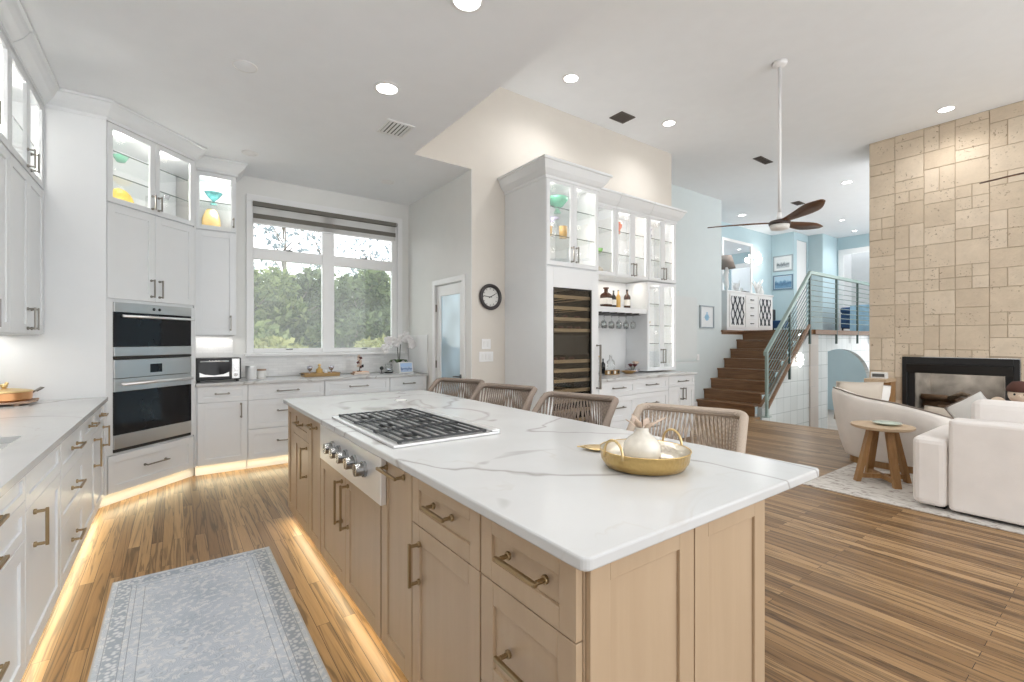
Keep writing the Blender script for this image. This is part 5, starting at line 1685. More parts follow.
tp = MB()
tp.prism([(8.36, rail_at(8.36)), (10.18, p1.z), (10.18, p1.z + 0.07), (8.36, rail_at(8.36) + 0.07)], -0.03, 0.03, 'y')
tp.build('stair_top_rail', M['rail_top'], rl, bevel=0.006)
MB().box(10.181, -0.03, 2.665, 17.0, 0.03, 2.73).build('landing_top_rail', M['rail_top'], rl, bevel=0.006)
MB().box(8.39, -0.02, -0.0, 8.45, 0.02, rail_at(8.42) + 0.0).build('post', M['rail_top'], rl, bevel=0.003)
MB().box(8.34, -0.05, 0.0, 8.50, 0.05, 0.012).build('base_plate', M['rail_top'], rl)
MB().box(9.28, -0.018, 0.62, 9.325, 0.018, rail_at(9.3)).build('post', M['rail_green'], rl, bevel=0.003)
for x in (10.18, 11.51, 12.73, 13.95):
    MB().box(x - 0.028, -0.016, 1.28, x + 0.028, 0.016, 2.664).build('post', M['rail_green'], rl, bevel=0.003)
for k in range(9):
    dz = 0.10 + 0.092 * k
    MB().cyl((8.45, 0, rail_at(8.45) - dz), (10.155, 0, rail_at(10.155) - dz), 0.0085, n=8).build('rod', M['rail_rod'], rl)
for k in range(9):
    z = 2.56 - 0.105 * k
    MB().cyl((10.205, 0, z), (16.9, 0, z), 0.0075, n=8).build('rod', M['rail_rod'], rl)
MB().prism([(8.46, rail_at(8.46) - 0.965), (10.155, rail_at(10.155) - 0.965), (10.155, rail_at(10.155) - 1.02), (8.46, rail_at(8.46) - 1.02)], -0.022, 0.022, 'y').build('bottom_rail', M['stair_wood'], rl)
tsc = thing('wall_sconce', 'white star-shaped wall light on the tiled wall below the stair', 'wall lamp', (9.75, 4.029, 0.98))
stp = []
for k in range(16):
    a = PI * k / 8
    rr = 0.14 if k % 2 == 0 else 0.075
    stp.append((rr * math.cos(a), rr * math.sin(a)))
MB().prism(stp, -0.09, -0.05, 'y').build('star_shade', M['sconce'], tsc)
MB().cyl((0, -0.0495, 0), (0, -0.001, 0), 0.05, n=16).build('wall_plate', M['nickel'], tsc)
point(tsc, (0, -0.17, 0), 1.6, (1, 0.97, 0.92), 0.05)

# ------------------------------------------------------------------ upper landing furniture
sb = thing('sideboard', 'white sideboard with two dark lattice doors and four drawers on the landing', 'sideboard', (10.20, 5.65, UP))
MB().box(0, 0.02, 0.06, 2.18, 0.50, 0.90).build('body', M['trim'], sb)
MB().box(-0.02, 0.0, 0.901, 2.20, 0.51, 0.935).build('top', M['trim'], sb, bevel=0.004)
MB().box(0.03, 0.03, 0, 2.15, 0.49, 0.059).build('plinth', M['trim'], sb)
for x0 in (0.10, 1.42):
    d_ = MB()
    d_.box(x0, 0.0, 0.10, x0 + 0.06, 0.019, 0.86).box(x0 + 0.60, 0.0, 0.10, x0 + 0.66, 0.019, 0.86).box(x0 + 0.06, 0.0, 0.10, x0 + 0.60, 0.019, 0.15).box(x0 + 0.06, 0.0, 0.81, x0 + 0.60, 0.019, 0.86)
    dd = d_.build('door', M['trim'], sb)
    MB().box(x0 + 0.06, 0.010, 0.15, x0 + 0.60, 0.017, 0.81).build('panel', M['mat_board'], dd)
    la = MB()
    for ph in range(6):
        pts = []
        for k in range(25):
            z = 0.15 + 0.66 * k / 24
            pts.append((x0 + 0.08 + 0.1 * ph + 0.036 * math.sin(k / 24 * 4 * PI + ph * PI), 0.005, z))
        la.tube(pts, 0.014, 6)
    la.build('lattice', M['lattice'], dd)
for k in range(4):
    z0 = 0.10 + 0.19 * k
    dr = MB().box(0.80, 0.0, z0, 1.38, 0.019, z0 + 0.18).build('drawer', M['trim'], sb, bevel=0.003)
    MB().box(1.02, -0.02, z0 + 0.08, 1.16, -0.0005, z0 + 0.10).build('handle', M['black'], dr)
STz = UP + 0.936
mr = thing('mirror', 'large white-framed mirror on the landing wall above the sideboard', 'mirror', (11.57, 6.169, 2.53))
MB().box(-0.73, -0.03, 0, -0.66, -0.001, 1.36).box(0.66, -0.03, 0, 0.73, -0.001, 1.36).box(-0.66, -0.03, 0, 0.66, -0.001, 0.07).box(-0.66, -0.03, 1.29, 0.66, -0.001, 1.36).build('frame', M['trim'], mr, bevel=0.004)
MB().box(-0.66, -0.012, 0.07, 0.66, -0.006, 1.29).build('mirror_glass', M['mirror'], mr)
sc2 = thing('wall_sconce', 'white star-shaped wall light beside the landing mirror', 'wall lamp', (12.47, 6.169, 3.52))
MB().prism([(x * 1.35, z * 1.2) for x, z in stp], -0.12, -0.06, 'y').build('star_shade', M['sconce'], sc2)
MB().cyl((0, -0.0595, 0), (0, -0.001, 0), 0.06, n=16).build('wall_plate', M['nickel'], sc2)
point(sc2, (0, -0.22, 0), 7, (1, 0.97, 0.92), 0.06)
lp = thing('seahorse_lamp', 'white sculpted lamp with a taupe shade at the left end of the sideboard', 'lamp', (10.62, 5.92, STz))
MB().lathe([(0, 0), (0.10, 0), (0.10, 0.02), (0, 0.03)], n=20).build('base', M['ceramic_white'], lp, 'auto')
MB().tube([(0, 0, 0.02), (0.03, 0, 0.10), (0.0, 0, 0.20), (-0.05, 0, 0.32), (-0.01, 0, 0.46), (0.03, 0, 0.52), (0.0, 0, 0.60)], [0.03, 0.035, 0.06, 0.07, 0.05, 0.045, 0.02], 12).tube([(0.03, 0, 0.50), (0.12, 0, 0.46)], [0.025, 0.012], 10).build('seahorse', M['ceramic_white'], lp, True)
MB().lathe([(0.20, 0.56), (0.12, 0.86), (0.115, 0.86), (0.195, 0.56)], n=24).build('lamp_shade', M['brown_shade'], lp, True)
tl = thing('figurine', 'dark fish ornament lying on the sideboard', 'ornament', (11.35, 5.85, STz))
MB().tube([(-0.22, 0, 0.03), (-0.05, 0, 0.045), (0.08, 0, 0.04), (0.20, 0, 0.06)], [0.012, 0.04, 0.03, 0.01], 10, flat=0.6).build('body', M['dark_grey'], tl, True)
cr = thing('coral_ornament', 'white coral ornament on the right half of the sideboard', 'ornament', (12.02, 5.88, STz))
c_ = MB().cyl((0, 0, 0), (0, 0, 0.03), 0.08, n=16)
rnd = random.Random(5)
for k in range(14):
    a = k * 2.4
    p = Vector((0, 0, 0.02))
    q = Vector((0.07 * math.cos(a), 0.05 * math.sin(a), 0.17 + 0.02 * (k % 4)))
    e_ = q + Vector((0.10 * math.cos(a + 0.6), 0.05 * math.sin(a), 0.13 + 0.03 * (k % 3)))
    c_.tube([p, q, e_], [0.02, 0.015, 0.008], 6)
c_.build('branches', M['ceramic_white'], cr, True)
vz = thing('vase', 'small pale vase at the right end of the sideboard', 'vase', (12.26, 5.90, STz))
MB().lathe([(0, 0), (0.05, 0), (0.07, 0.10), (0.03, 0.20), (0.04, 0.25), (0.035, 0.25), (0, 0.10)], n=20).build('vase_body', M['ceramic_white'], vz, True)
for z, mt, fm, lab in ((3.24, 'bw_print', 'grey_frame', 'grey-framed surf print, upper of two on the landing wall'), (2.74, 'sea_print', 'blue_frame', 'blue-framed seascape print, lower of two on the landing wall')):
    p = thing('framed_picture', lab, 'picture', (13.419, 5.87, z))
    H_ = 0.43 if z > 3 else 0.40
    MB().box(-0.028, -0.255, 0, -0.001, -0.225, H_).box(-0.028, 0.225, 0, -0.001, 0.255, H_).box(-0.028, -0.225, 0, -0.001, 0.225, 0.03).box(-0.028, -0.225, H_ - 0.03, -0.001, 0.225, H_).build('frame', M[fm], p)
    MB().box(-0.012, -0.225, 0.03, -0.008, 0.225, H_ - 0.03).build('mount', M['mat_board'], p)
    k = 0.06 if z > 3 else 0.01
    MB().box(-0.014, -0.225 + k, 0.03 + k, -0.0125, 0.225 - k, H_ - 0.03 - k).build('print', M[mt], p)
pp = thing('framed_picture', 'small grey-framed print with a blue motif on the stair wall', 'picture', (8.67, 5.249, 1.60))
MB().box(-0.19, -0.025, 0, -0.165, -0.001, 0.50).box(0.165, -0.025, 0, 0.19, -0.001, 0.50).box(-0.165, -0.025, 0, 0.165, -0.001, 0.025).box(-0.165, -0.025, 0.475, 0.165, -0.001, 0.50).build('frame', M['grey_frame'], pp)
MB().box(-0.165, -0.010, 0.025, 0.165, -0.006, 0.475).build('mount', M['mat_board'], pp)
e_ = MB()
e_.prism([(0.055 * math.cos(2 * PI * k / 14), 0.24 + 0.075 * math.sin(2 * PI * k / 14)) for k in range(14)], -0.012, -0.0105, 'y').prism([(0.02 * math.cos(2 * PI * k / 10), 0.335 + 0.025 * math.sin(2 * PI * k / 10)) for k in range(10)], -0.0135, -0.0125, 'y')
for s in (-1, 1):
    e_.prism([(s * 0.05, 0.27), (s * 0.09, 0.22), (s * 0.06, 0.24)], -0.0135, -0.0125, 'y')
e_.build('motif', M['sky_fabric'], pp)
sw = thing('switch_plate', 'white light switch plate on the pale blue stair wall', 'light switch', (8.36, 5.249, 1.02))
MB().box(-0.05, -0.007, -0.06, 0.05, -0.0005, 0.06).build('plate', M['trim'], sw, bevel=0.003)
MB().box(-0.015, -0.011, -0.03, 0.015, -0.0075, 0.03).build('rocker', M['ceramic_white'], sw)
pp.scale = (1.32, 1, 0.90)
wd_ = MB()
wd_.box(13.605, 5.615, UP, 14.215, 5.66, 4.075)
d2 = struct('door_2', wd_, M['trim'])
MB().cyl((13.68, 5.58, 2.55), (13.68, 5.614, 2.55), 0.03, n=14).build('door_handle', M['nickel'], d2)
dk = thing('armchair', 'dark navy armchair partly hidden behind the sideboard and the stair rail', 'chair', (12.78, 5.72, UP))
dk.scale = (0.6, 0.75, 0.72)
MB().box(-0.32, -0.3, 0.15, 0.32, 0.3, 0.42).build('seat', M['navy'], dk, bevel=0.04)
MB().box(-0.32, 0.18, 0.43, 0.32, 0.32, 0.85).build('backrest', M['black'], dk, bevel=0.04)
for x in (-0.27, 0.27):
    for y in (-0.25, 0.25):
        MB().cyl((x, y, 0), (x, y, 0.16), 0.025, n=8).build('leg', M['black'], dk)
bs_ = thing('bed', 'navy blue bed with a sky-blue throw beyond the landing railing', 'bed', (14.75, 4.46, UP))
bs_.scale = (1, 0.66, 1)
MB().box(-0.45, -0.55, 0.1, 0.45, 0.55, 0.50).build('base', M['navy'], bs_, bevel=0.03)
MB().box(-0.47, -0.57, 0.501, 0.47, 0.57, 0.66).build('cover', M['navy'], bs_, bevel=0.06)
MB().prism([(-0.52, 0.02), (-0.49, 0.02), (-0.485, 0.67), (0.3, 0.67), (0.3, 0.70), (-0.50, 0.70)], -0.60, 0.20, 'y').build('throw', M['sky_fabric'], bs_, bevel=0.01)
for x in (-0.4, 0.4):
    for y in (-0.5, 0.5):
        MB().cyl((x, y, 0), (x, y, 0.1), 0.03, n=8).build('leg', M['black'], bs_)
sl_ = thing('added_ceiling_light', 'unseen ceiling light added to brighten the room beyond the arch', 'ceiling light', (12.4, 5.1, UP - 0.0905))
MB().lathe([(0, -0.001), (0.2, -0.001), (0.2, -0.03), (0.17, -0.05), (0, -0.055)], n=24).build('diffuser', M['frosted_white'], sl_, True)
point(sl_, (0, 0, -0.14), 45, (0.97, 0.99, 1.0), 0.12)  # unseen lamp added to light up the room beyond the arch
ac = thing('garden_chair', 'blue-grey wire-backed chair in the room beyond the arch', 'chair', (10.9, 4.95, -0.55))
MB().box(-0.25, -0.25, 0.88, 0.25, 0.25, 0.98).build('seat', M['grey_frame'], ac, bevel=0.03)
MB().tube([(-0.24, 0.24, 0.98), (-0.26, 0.27, 1.30), (-0.15, 0.29, 1.52), (0.15, 0.29, 1.52), (0.26, 0.27, 1.30), (0.24, 0.24, 0.98)], 0.012, 8).tube([(-0.25, 0.26, 1.25), (0.25, 0.26, 1.25)], 0.008, 6).tube([(-0.1, 0.25, 0.98), (-0.1, 0.28, 1.5)], 0.006, 6).tube([(0.1, 0.25, 0.98), (0.1, 0.28, 1.5)], 0.006, 6).build('backrest', M['grey_frame'], ac, True)
MB().cushion((0, 0.16, 1.16), (0.40, 0.30, 0.12), 0.5, 8).build('cushion', M['sky_fabric'], ac, True)
for x in (-0.22, 0.22):
    for y in (-0.22, 0.22):
        MB().cyl((x, y, 0), (x, y, 0.885), 0.014, n=8).build('leg', M['grey_frame'], ac)

# ------------------------------------------------------------------ fireplace wall
FX = 8.35
rnd = random.Random(11)
st_ = MB()
FY0, FY1, FZ0, FZ1 = 0.925, 2.06, 0.12, 1.12
cols = [2.45]
y = 2.145
while y > -3.2:
    cols.append(y)
    y -= 0.318
cols.append(-3.2)


def block(y0, y1, z0, z1):
    # keep clear of the firebox opening
    if z0 < FZ1 - 0.005 and y0 < FY1 - 0.002 and y1 > FY0 + 0.002:
        for a, b2 in ((max(y0, FY1), y1), (y0, min(y1, FY0))):
            if b2 - a > 0.03:
                block(a, b2, z0, z1)
        if z1 > FZ1 + 0.03:
            block(max(y0, FY0), min(y1, FY1), FZ1, z1)
        return
    j = 0.0035
    d = rnd.uniform(0, 0.004)
    st_.box(FX + d, y0 + j, z0 + j, FX + 0.05, y1 - j, z1 - j)


for a, b2 in zip(cols, cols[1:]):
    z = rnd.choice((0.0, -0.11, -0.2)) - 0.02
    while z < HIGH:
        hgt = rnd.choice((0.318, 0.318, 0.159, 0.159, 0.159, 0.24))
        z0, z1 = max(0, z), min(HIGH, z + hgt)
        if z1 - z0 > 0.02:
            if hgt < 0.2 and rnd.random() < 0.75 or (hgt >= 0.2 and rnd.random() < 0.22):
                m_ = (a + b2) / 2
                block(m_, a, z0, z1)
                block(b2, m_, z0, z1)
            else:
                block(b2, a, z0, z1)
        z += hgt
fw = tag(st_.build('wall_fireplace', M['stone'], bevel=0.003, seg=1), kind='structure')
core = MB()
core.box(FX + 0.012, FY1, 0, FX + 0.9, 2.448, HIGH).box(FX + 0.012, -3.2, 0, FX + 0.9, FY0, HIGH).box(FX + 0.012, FY0, FZ1, FX + 0.9, FY1, HIGH).box(FX + 0.012, FY0, 0, FX + 0.9, FY1, FZ0)
struct('wall_fireplace_core', core, M['joint'])

fp = thing('fireplace_insert', 'black metal fireplace insert with glass front and logs in the stone wall', 'fireplace', (FX, 0, 0))
f_ = MB()
f_.box(-0.02, FY1 - 0.055, FZ0, 0.03, FY1 - 0.002, FZ1 - 0.002).box(-0.02, FY0 + 0.002, FZ0, 0.03, FY0 + 0.055, FZ1 - 0.002).box(-0.02, FY0 + 0.055, FZ1 - 0.10, 0.03, FY1 - 0.055, FZ1 - 0.002).box(-0.02, FY0 + 0.055, FZ0, 0.03, FY1 - 0.055, FZ0 + 0.08)
f_.build('frame', M['black'], fp, bevel=0.003)
MB().prism([(-0.055, FZ1 - 0.10), (0.03, FZ1 - 0.10), (0.03, FZ1 - 0.22), (-0.02, FZ1 - 0.22)], FY0 + 0.056, FY1 - 0.056, 'y').build('hood', M['black'], fp)
MB().box(0.03, FY1 - 0.13, FZ0 + 0.08, 0.06, FY1 - 0.056, FZ1 - 0.22).box(0.03, FY0 + 0.056, FZ0 + 0.08, 0.06, FY0 + 0.13, FZ1 - 0.22).build('inner_jamb', M['black'], fp)
fb = MB()
yi0, yi1 = FY0 + 0.06, FY1 - 0.06
fb.box(0.50, yi0 + 0.12, FZ0 + 0.05, 0.54, yi1 - 0.12, 1.06).box(0.062, yi0, FZ0 + 0.01, 0.54, yi1, FZ0 + 0.05).box(0.062, yi0, 1.0, 0.50, yi1, 1.03)
fb.prism([(0.07, yi1 - 0.0), (0.50, yi1 - 0.14), (0.50, yi1 - 0.11), (0.07, yi1 + 0.03)], FZ0 + 0.05, 1.0).prism([(0.07, yi0 - 0.0), (0.50, yi0 + 0.14), (0.50, yi0 + 0.11), (0.07, yi0 - 0.03)], FZ0 + 0.05, 1.0)
fb.build('firebrick', M['soot'], fp)
MB().box(0.035, FY0 + 0.132, FZ0 + 0.082, 0.040, FY1 - 0.132, FZ1 - 0.222).build('glass_front', M['smoke'], fp)
gr = MB()
for k in range(7):
    yk = 1.18 + 0.105 * k
    gr.box(0.16, yk, FZ0 + 0.20, 0.42, yk + 0.012, FZ0 + 0.215)
for yk in (1.2, 1.78):
    gr.box(0.18, yk, FZ0 + 0.05, 0.195, yk + 0.015, FZ0 + 0.20).box(0.40, yk, FZ0 + 0.05, 0.415, yk + 0.015, FZ0 + 0.20)
gr.build('grate', M['iron'], fp)
for k, (x, ya, yb, z, r_) in enumerate(((0.22, 1.15, 1.72, 0.40, 0.055), (0.33, 1.2, 1.9, 0.42, 0.06), (0.27, 1.12, 1.55, 0.51, 0.05), (0.30, 1.45, 1.92, 0.52, 0.045))):
    MB().tube([(x, ya, z), (x + 0.02, (ya + yb) / 2, z + 0.02), (x - 0.01, yb, z + 0.03 * (k % 2))], [r_, r_ * 1.1, r_ * 0.9], 10).build('log', M['char'], fp, True)
MB().tube([(0.24, 1.62, 0.55), (0.30, 1.5, 0.62), (0.26, 1.35, 0.58), (0.32, 1.2, 0.50)], [0.03, 0.034, 0.03, 0.02], 8).build('log', M['bark'], fp, True)
area(fp, (0.25, 1.49, 0.985), 0.2, 0.7, 3.0, (1, 0.97, 0.93))

# console beside the fireplace
cs = thing('console_pedestal', 'rustic wooden pedestal shelf with curved bracket beside the fireplace', 'side table', (8.10, 2.25, 0))
MB().box(-0.20, -0.13, 0.765, 0.235, 0.13, 0.81).build('top', M['ash_top'], cs, bevel=0.004)
MB().box(0.02, -0.12, 0, 0.23, 0.03, 0.764).build('post', M['teak'], cs, bevel=0.004)
MB().prism([(0.02, 0.764), (-0.17, 0.764), (-0.16, 0.72), (-0.11, 0.70), (-0.06, 0.62), (-0.02, 0.50), (0.02, 0.40)], -0.04, 0.03, 'y').build('bracket', M['teak'], cs)
MB().box(-0.15, -0.12, 0, 0.019, 0.06, 0.05).build('foot', M['teak'], cs)
cl = thing('desk_clock', 'small pale box clock on the wooden pedestal by the fireplace', 'clock', (8.12, 2.26, 0.8105))
MB().box(-0.05, -0.09, 0, 0.05, 0.09, 0.085).build('casing', M['ceramic_white'], cl, bevel=0.006)
MB().box(-0.052, -0.07, 0.02, -0.0505, 0.07, 0.065).build('face', M['dark_grey'], cl)

# ------------------------------------------------------------------ living area
rg = MB()
rg.box(0, 0, 0, 2.90, 4.20, 0.010)
o = rg.build('area_rug', M['area_rug'], loc=(4.74, -2.30, 0.0005), bevel=0.003)
tag(o, 'ivory patterned area rug under the sofas', 'rug')

sf = thing('sectional_sofa', 'ivory upholstered sofa seen from behind at the right edge of the photo', 'sofa', (4.84, 0, 0.011))
MB().box(0.0, -1.60, 0.022, 1.05, 0.92, 0.40).build('base', M['sofa'], sf, bevel=0.035, seg=3)
MB().box(-0.012, -1.60, 0.022, 0.19, 0.915, 0.725).build('backrest', M['sofa'], sf, bevel=0.03, seg=3)
MB().box(-0.008, 0.918, 0.022, 1.05, 1.135, 0.565).build('arm', M['sofa'], sf, bevel=0.05, seg=3)
MB().box(0.21, -1.60, 0.405, 1.06, -0.35, 0.52).build('seat_cushion', M['sofa'], sf, bevel=0.04, seg=3)
MB().box(0.21, -0.34, 0.405, 1.06, 0.92, 0.52).build('seat_cushion', M['sofa'], sf, bevel=0.04, seg=3)
MB().box(0.20, -0.40, 0.525, 0.40, 0.83, 0.87).build('back_cushion', M['sofa'], sf, bevel=0.06, seg=3)
MB().box(0.20, -1.60, 0.525, 0.40, -0.41, 0.86).build('back_cushion', M['sofa'], sf, bevel=0.06, seg=3)
for x in (0.12, 0.94):
    for yy in (-1.5, 0.98):
        MB().box(x - 0.03, yy - 0.03, 0, x + 0.03, yy + 0.03, 0.0215).build('foot', M['black'], sf)


def pillow(label, loc, rz, size, mat, tilt, lean=12):
    t = thing('throw_pillow', label, 'pillow', loc, rz)
    rot = Matrix.Rotation(R(lean), 3, 'X') @ Matrix.Rotation(R(tilt), 3, 'Y')
    w_, h_, t_ = size
    d_ = (abs(w_ * math.sin(R(tilt))) + abs(h_ * math.cos(R(tilt)))) / 2 * math.cos(R(lean)) * 0.97
    c = MB().cushion((0, 0, d_), size, 0.45, 10, rot=rot)
    c.build('cover', mat, t, True)
    e = []
    for k in range(4):
        ax = [(-1, -1), (1, -1), (1, 1), (-1, 1)]
        a, b2 = ax[k], ax[(k + 1) % 4]
        for q in range(6):
            u = a[0] + (b2[0] - a[0]) * q / 6
            v = a[1] + (b2[1] - a[1]) * q / 6
            pnt = Vector((u * w_ / 2 * (1 - 0.05 * abs(u) ** 2 * (1 - abs(v))), 0, v * h_ / 2 * (1 - 0.05 * abs(v) ** 2 * (1 - abs(u)))))
            pnt = rot @ pnt
            e.append((pnt.x, pnt.y, pnt.z + d_))
    MB().tube(e, 0.006, 6, True).build('edge_line', M['edge_line'] if mat is M['pillow_white'] else mat, t, True)
    return t


pillow('white piped throw pillow standing on its corner behind the ivory sofa back', (5.45, 0.865, 0.532), R(78), (0.29, 0.29, 0.09), M['pillow_white'], 38)
# curved lounge sofa: shell swept round, tall at the back and falling to the front arm
cv = thing('curved_sofa', 'cream curved sofa with a sweeping back behind the round side table', 'sofa', (6.47, 1.60, 0.011))
rings = []
nn = 36
inner = []
for k in range(nn + 1):
    u = k / nn
    a = R(95 + 205 * u)          # from the far (+Y) side round -X to the near side
    ca, sa = math.cos(a), math.sin(a)
    e = 0.75
    ro_x, ro_y = 0.70, 0.60
    X_ = ro_x * math.copysign(abs(ca) ** e, ca)
    Y_ = ro_y * math.copysign(abs(sa) ** e, sa)
    zt = 0.80 - 0.40 * max(0, (u - 0.22) / 0.78) ** 1.2
    th = 0.13
    n_ = Vector((ca, sa, 0))
    o_ = Vector((X_, Y_, 0))
    i_ = o_ - n_ * th
    lo = o_ - n_ * 0.15
    rings.append([(lo.x, lo.y, 0.07), (o_.x - n_.x * 0.085, o_.y - n_.y * 0.085, 0.20), (o_.x - n_.x * 0.025, o_.y - n_.y * 0.025, 0.22 + (zt - 0.22) * 0.6), (o_.x - n_.x * 0.005, o_.y - n_.y * 0.005, zt - 0.02), (o_.x - n_.x * 0.03, o_.y - n_.y * 0.03, zt), (i_.x + n_.x * 0.03, i_.y + n_.y * 0.03, zt), (i_.x, i_.y, zt - 0.03), (i_.x, i_.y, 0.07)])
    inner.append((i_.x, i_.y))
MB().loft(rings).build('back_shell', M['sofa2'], cv, True, sub=1)
top_line = [(r[4][0], r[4][1], r[4][2] + 0.001) for r in rings[4:26]]
MB().tube(top_line, 0.0075, 6).build('edge_line', M['edge_line'], cv, True)  # dark line along the top edge of the back
sp = [(x * 0.97, y * 0.97) for x, y in inner] + [(0.62, -0.35), (0.70, 0.0), (0.60, 0.38)]
MB().prism(sp, 0.07, 0.43).build('seat', M['sofa2'], cv, bevel=0.03, seg=3)
MB().prism([(x * 0.90, y * 0.90) for x, y in inner] + [(0.5, -0.28), (0.55, 0.0), (0.5, 0.3)], 0.0, 0.069).build('plinth', M['teak'], cv)
pillow('cream bolster pillow showing above the back of the curved sofa', (6.30, 1.95, 0.447), R(-50), (0.46, 0.44, 0.18), M['pillow'], 0, 8)
pillow('white pillow inside the curved sofa beside the pedestal', (6.62, 1.90, 0.447), R(-20), (0.44, 0.38, 0.15), M['pillow_white'], 8, 10)
pillow('beige linen pillow lying against the low end of the curved sofa', (6.28, 1.22, 0.447), R(70), (0.36, 0.22, 0.15), M['pillow'], 0, 10)

# round side table
sd = thing('side_table', 'round pale-topped side table with splayed teak legs on the ivory rug', 'side table', (5.41, 1.485, 0.011))
MB().lathe([(0, 0.505), (0.22, 0.505), (0.240, 0.515), (0.243, 0.535), (0, 0.535)], n=40).build('tabletop', M['ash_top'], sd, 'auto')
for k in range(4):
    a = PI / 4 + k * PI / 2
    ca, sa = math.cos(a), math.sin(a)
    r0, r1, hw_ = 0.10, 0.215, 0.030
    t_ = Vector((-sa, ca, 0))
    rr = Vector((ca, sa, 0))
    def ringz(r_, z_):
        return [tuple(rr * (r_ - 0.02) - t_ * hw_ + Vector((0, 0, z_))), tuple(rr * (r_ + 0.02) - t_ * hw_ + Vector((0, 0, z_))), tuple(rr * (r_ + 0.02) + t_ * hw_ + Vector((0, 0, z_))), tuple(rr * (r_ - 0.02) + t_ * hw_ + Vector((0, 0, z_)))]
    MB().loft([ringz(r1, 0.0), ringz(r0, 0.504)]).build('leg', M['teak'], sd, bevel=0.003)
x_ = MB()
for k in range(2):
    a = PI / 4 + k * PI / 2
    x_.box(-0.19, -0.018, 0.035, 0.19, 0.018, 0.075, rot=Matrix.Rotation(a, 3, 'Z'), piv=(0, 0, 0))
x_.build('stretcher', M['teak'], sd)
gd = thing('glass_dish', 'pale sea-green glass dish on the round side table', 'dish', (5.46, 1.46, 0.5465))
MB().lathe([(0, 0), (0.06, 0), (0.10, 0.014), (0.115, 0.022), (0.110, 0.024), (0.06, 0.006), (0, 0.005)], n=32).build('dish_body', plain('seafoam_glass', (0.55, 0.64, 0.56), 0.15), gd, True)

# plush doll on the sofa back (right edge)
dl = thing('plush_doll', 'plush doll with a brown cap and red body leaning on the sofa cushions', 'doll', (5.45, 0.60, 0.532), R(-90))
dl.scale = (1.25, 1.25, 1.25)
MB().lathe([(0, 0), (0.09, 0), (0.11, 0.08), (0.085, 0.20), (0.04, 0.25), (0, 0.26)], n=20).build('body', M['red_felt'], dl, True)
MB().ball((0, 0.0, 0.305), (0.060, 0.058, 0.062), 16, 10).build('head', M['skin'], dl, True)
MB().lathe([(0.062, 0.322), (0.068, 0.332), (0.062, 0.355), (0.04, 0.385), (0, 0.392)], n=20).build('cap', M['brown_felt'], dl, True)
for s in (-1, 1):
    MB().tube([(s * 0.08, 0.0, 0.21), (s * 0.13, 0.02, 0.18), (s * 0.17, 0.03, 0.20)], [0.03, 0.032, 0.026], 8).build('arm', M['red_felt'], dl, True)
    MB().ball((s * 0.185, 0.03, 0.212), 0.027, 10, 6).build('hand', M['pillow_white'], dl, True)
for s in (-1, 1):
    MB().ball((s * 0.022, -0.055, 0.308), (0.006, 0.004, 0.007), 8, 6).build('eye', M['black'], dl, True)
MB().ball((0, -0.060, 0.298), (0.008, 0.008, 0.007), 8, 6).build('nose', M['skin'], dl, True)
ga = thing('toy_animal', 'small brown and tan plush toy beside the doll', 'toy', (5.38, 0.56, 0.60), R(-90))
MB().ball((0, 0, 0.10), (0.055, 0.05, 0.10), 12, 8).build('body', M['brown_felt'], ga, True)
MB().ball((0.01, 0.02, 0.225), 0.036, 12, 8).ball((0.04, 0.03, 0.225), 0.016, 8, 6).build('head', M['skin'], ga, True)
ga.location = (5.42, 0.74, 0.532)
ga.scale = (1.35, 1.35, 1.35)

# ------------------------------------------------------------------ ceiling fittings
def downlight(x, y, z, label, power=None, r=0.075, on=True):
    t = thing('downlight', label, 'ceiling light', (x, y, z))
    MB().lathe([(r, -0.001), (r + 0.022, -0.001), (r + 0.022, -0.006), (r + 0.002, -0.010), (r, -0.008)], n=28).build('trim_ring', M['trim'], t, 'auto')
    MB().lathe([(0, -0.001), (r - 0.001, -0.001), (r - 0.001, -0.005), (0, -0.005)], n=28).build('diffuser', M['lamp'] if on else M['trim'], t)
    if on:
        l = bpy.data.lights.new('lamp_light', 'SPOT')
        l.energy = power or DOWN_W
        l.color = (1, 0.99, 0.975)
        l.spot_size = R(150)
        l.spot_blend = 0.9
        l.shadow_soft_size = 0.07
        o = bpy.data.objects.new('lamp_light', l)
        COL.objects.link(o)
        o.parent = t
        o.location = (0, 0, -0.02)
    return t


downlight(1.293, 3.369, LOW, 'lit recessed ceiling light above the island, left of the ceiling vent')
downlight(1.32, 2.235, LOW, 'lit recessed ceiling light cut by the top edge of the photo')
downlight(2.067, 5.354, LOW, 'small unlit ceiling disc above the kitchen window corner', on=False, r=0.055)
downlight(0.621, 5.349, LOW, 'small unlit ceiling disc near the narrow lit cabinet', on=False, r=0.055)
sp_ = thing('ceiling_speaker', 'round white ceiling speaker flush in the kitchen ceiling', 'speaker', (0.396, 3.677, LOW))
MB().lathe([(0, -0.001), (0.068, -0.001), (0.068, -0.006), (0.063, -0.008), (0, -0.008)], n=36).build('grille', M['ceil'], sp_, 'auto')
MB().lathe([(0.069, -0.001), (0.078, -0.001), (0.076, -0.007), (0.069, -0.008)], n=36).build('rim', M['trim'], sp_, 'auto')
for x, y, lab, on in ((3.575, 3.791, 'lit recessed ceiling light nearest the tall bar cabinet', True), (5.377, 3.798, 'lit recessed ceiling light before the end of the cream wall', True), (7.881, 1.509, 'lit recessed ceiling light close to the stone fireplace wall', True),
                      (10.024, 3.276, 'lit recessed ceiling light behind the fireplace corner', True), (10.676, 5.572, 'lit recessed ceiling light over the landing sideboard', True)):
    downlight(x, y, HIGH, lab, HIGH_W)
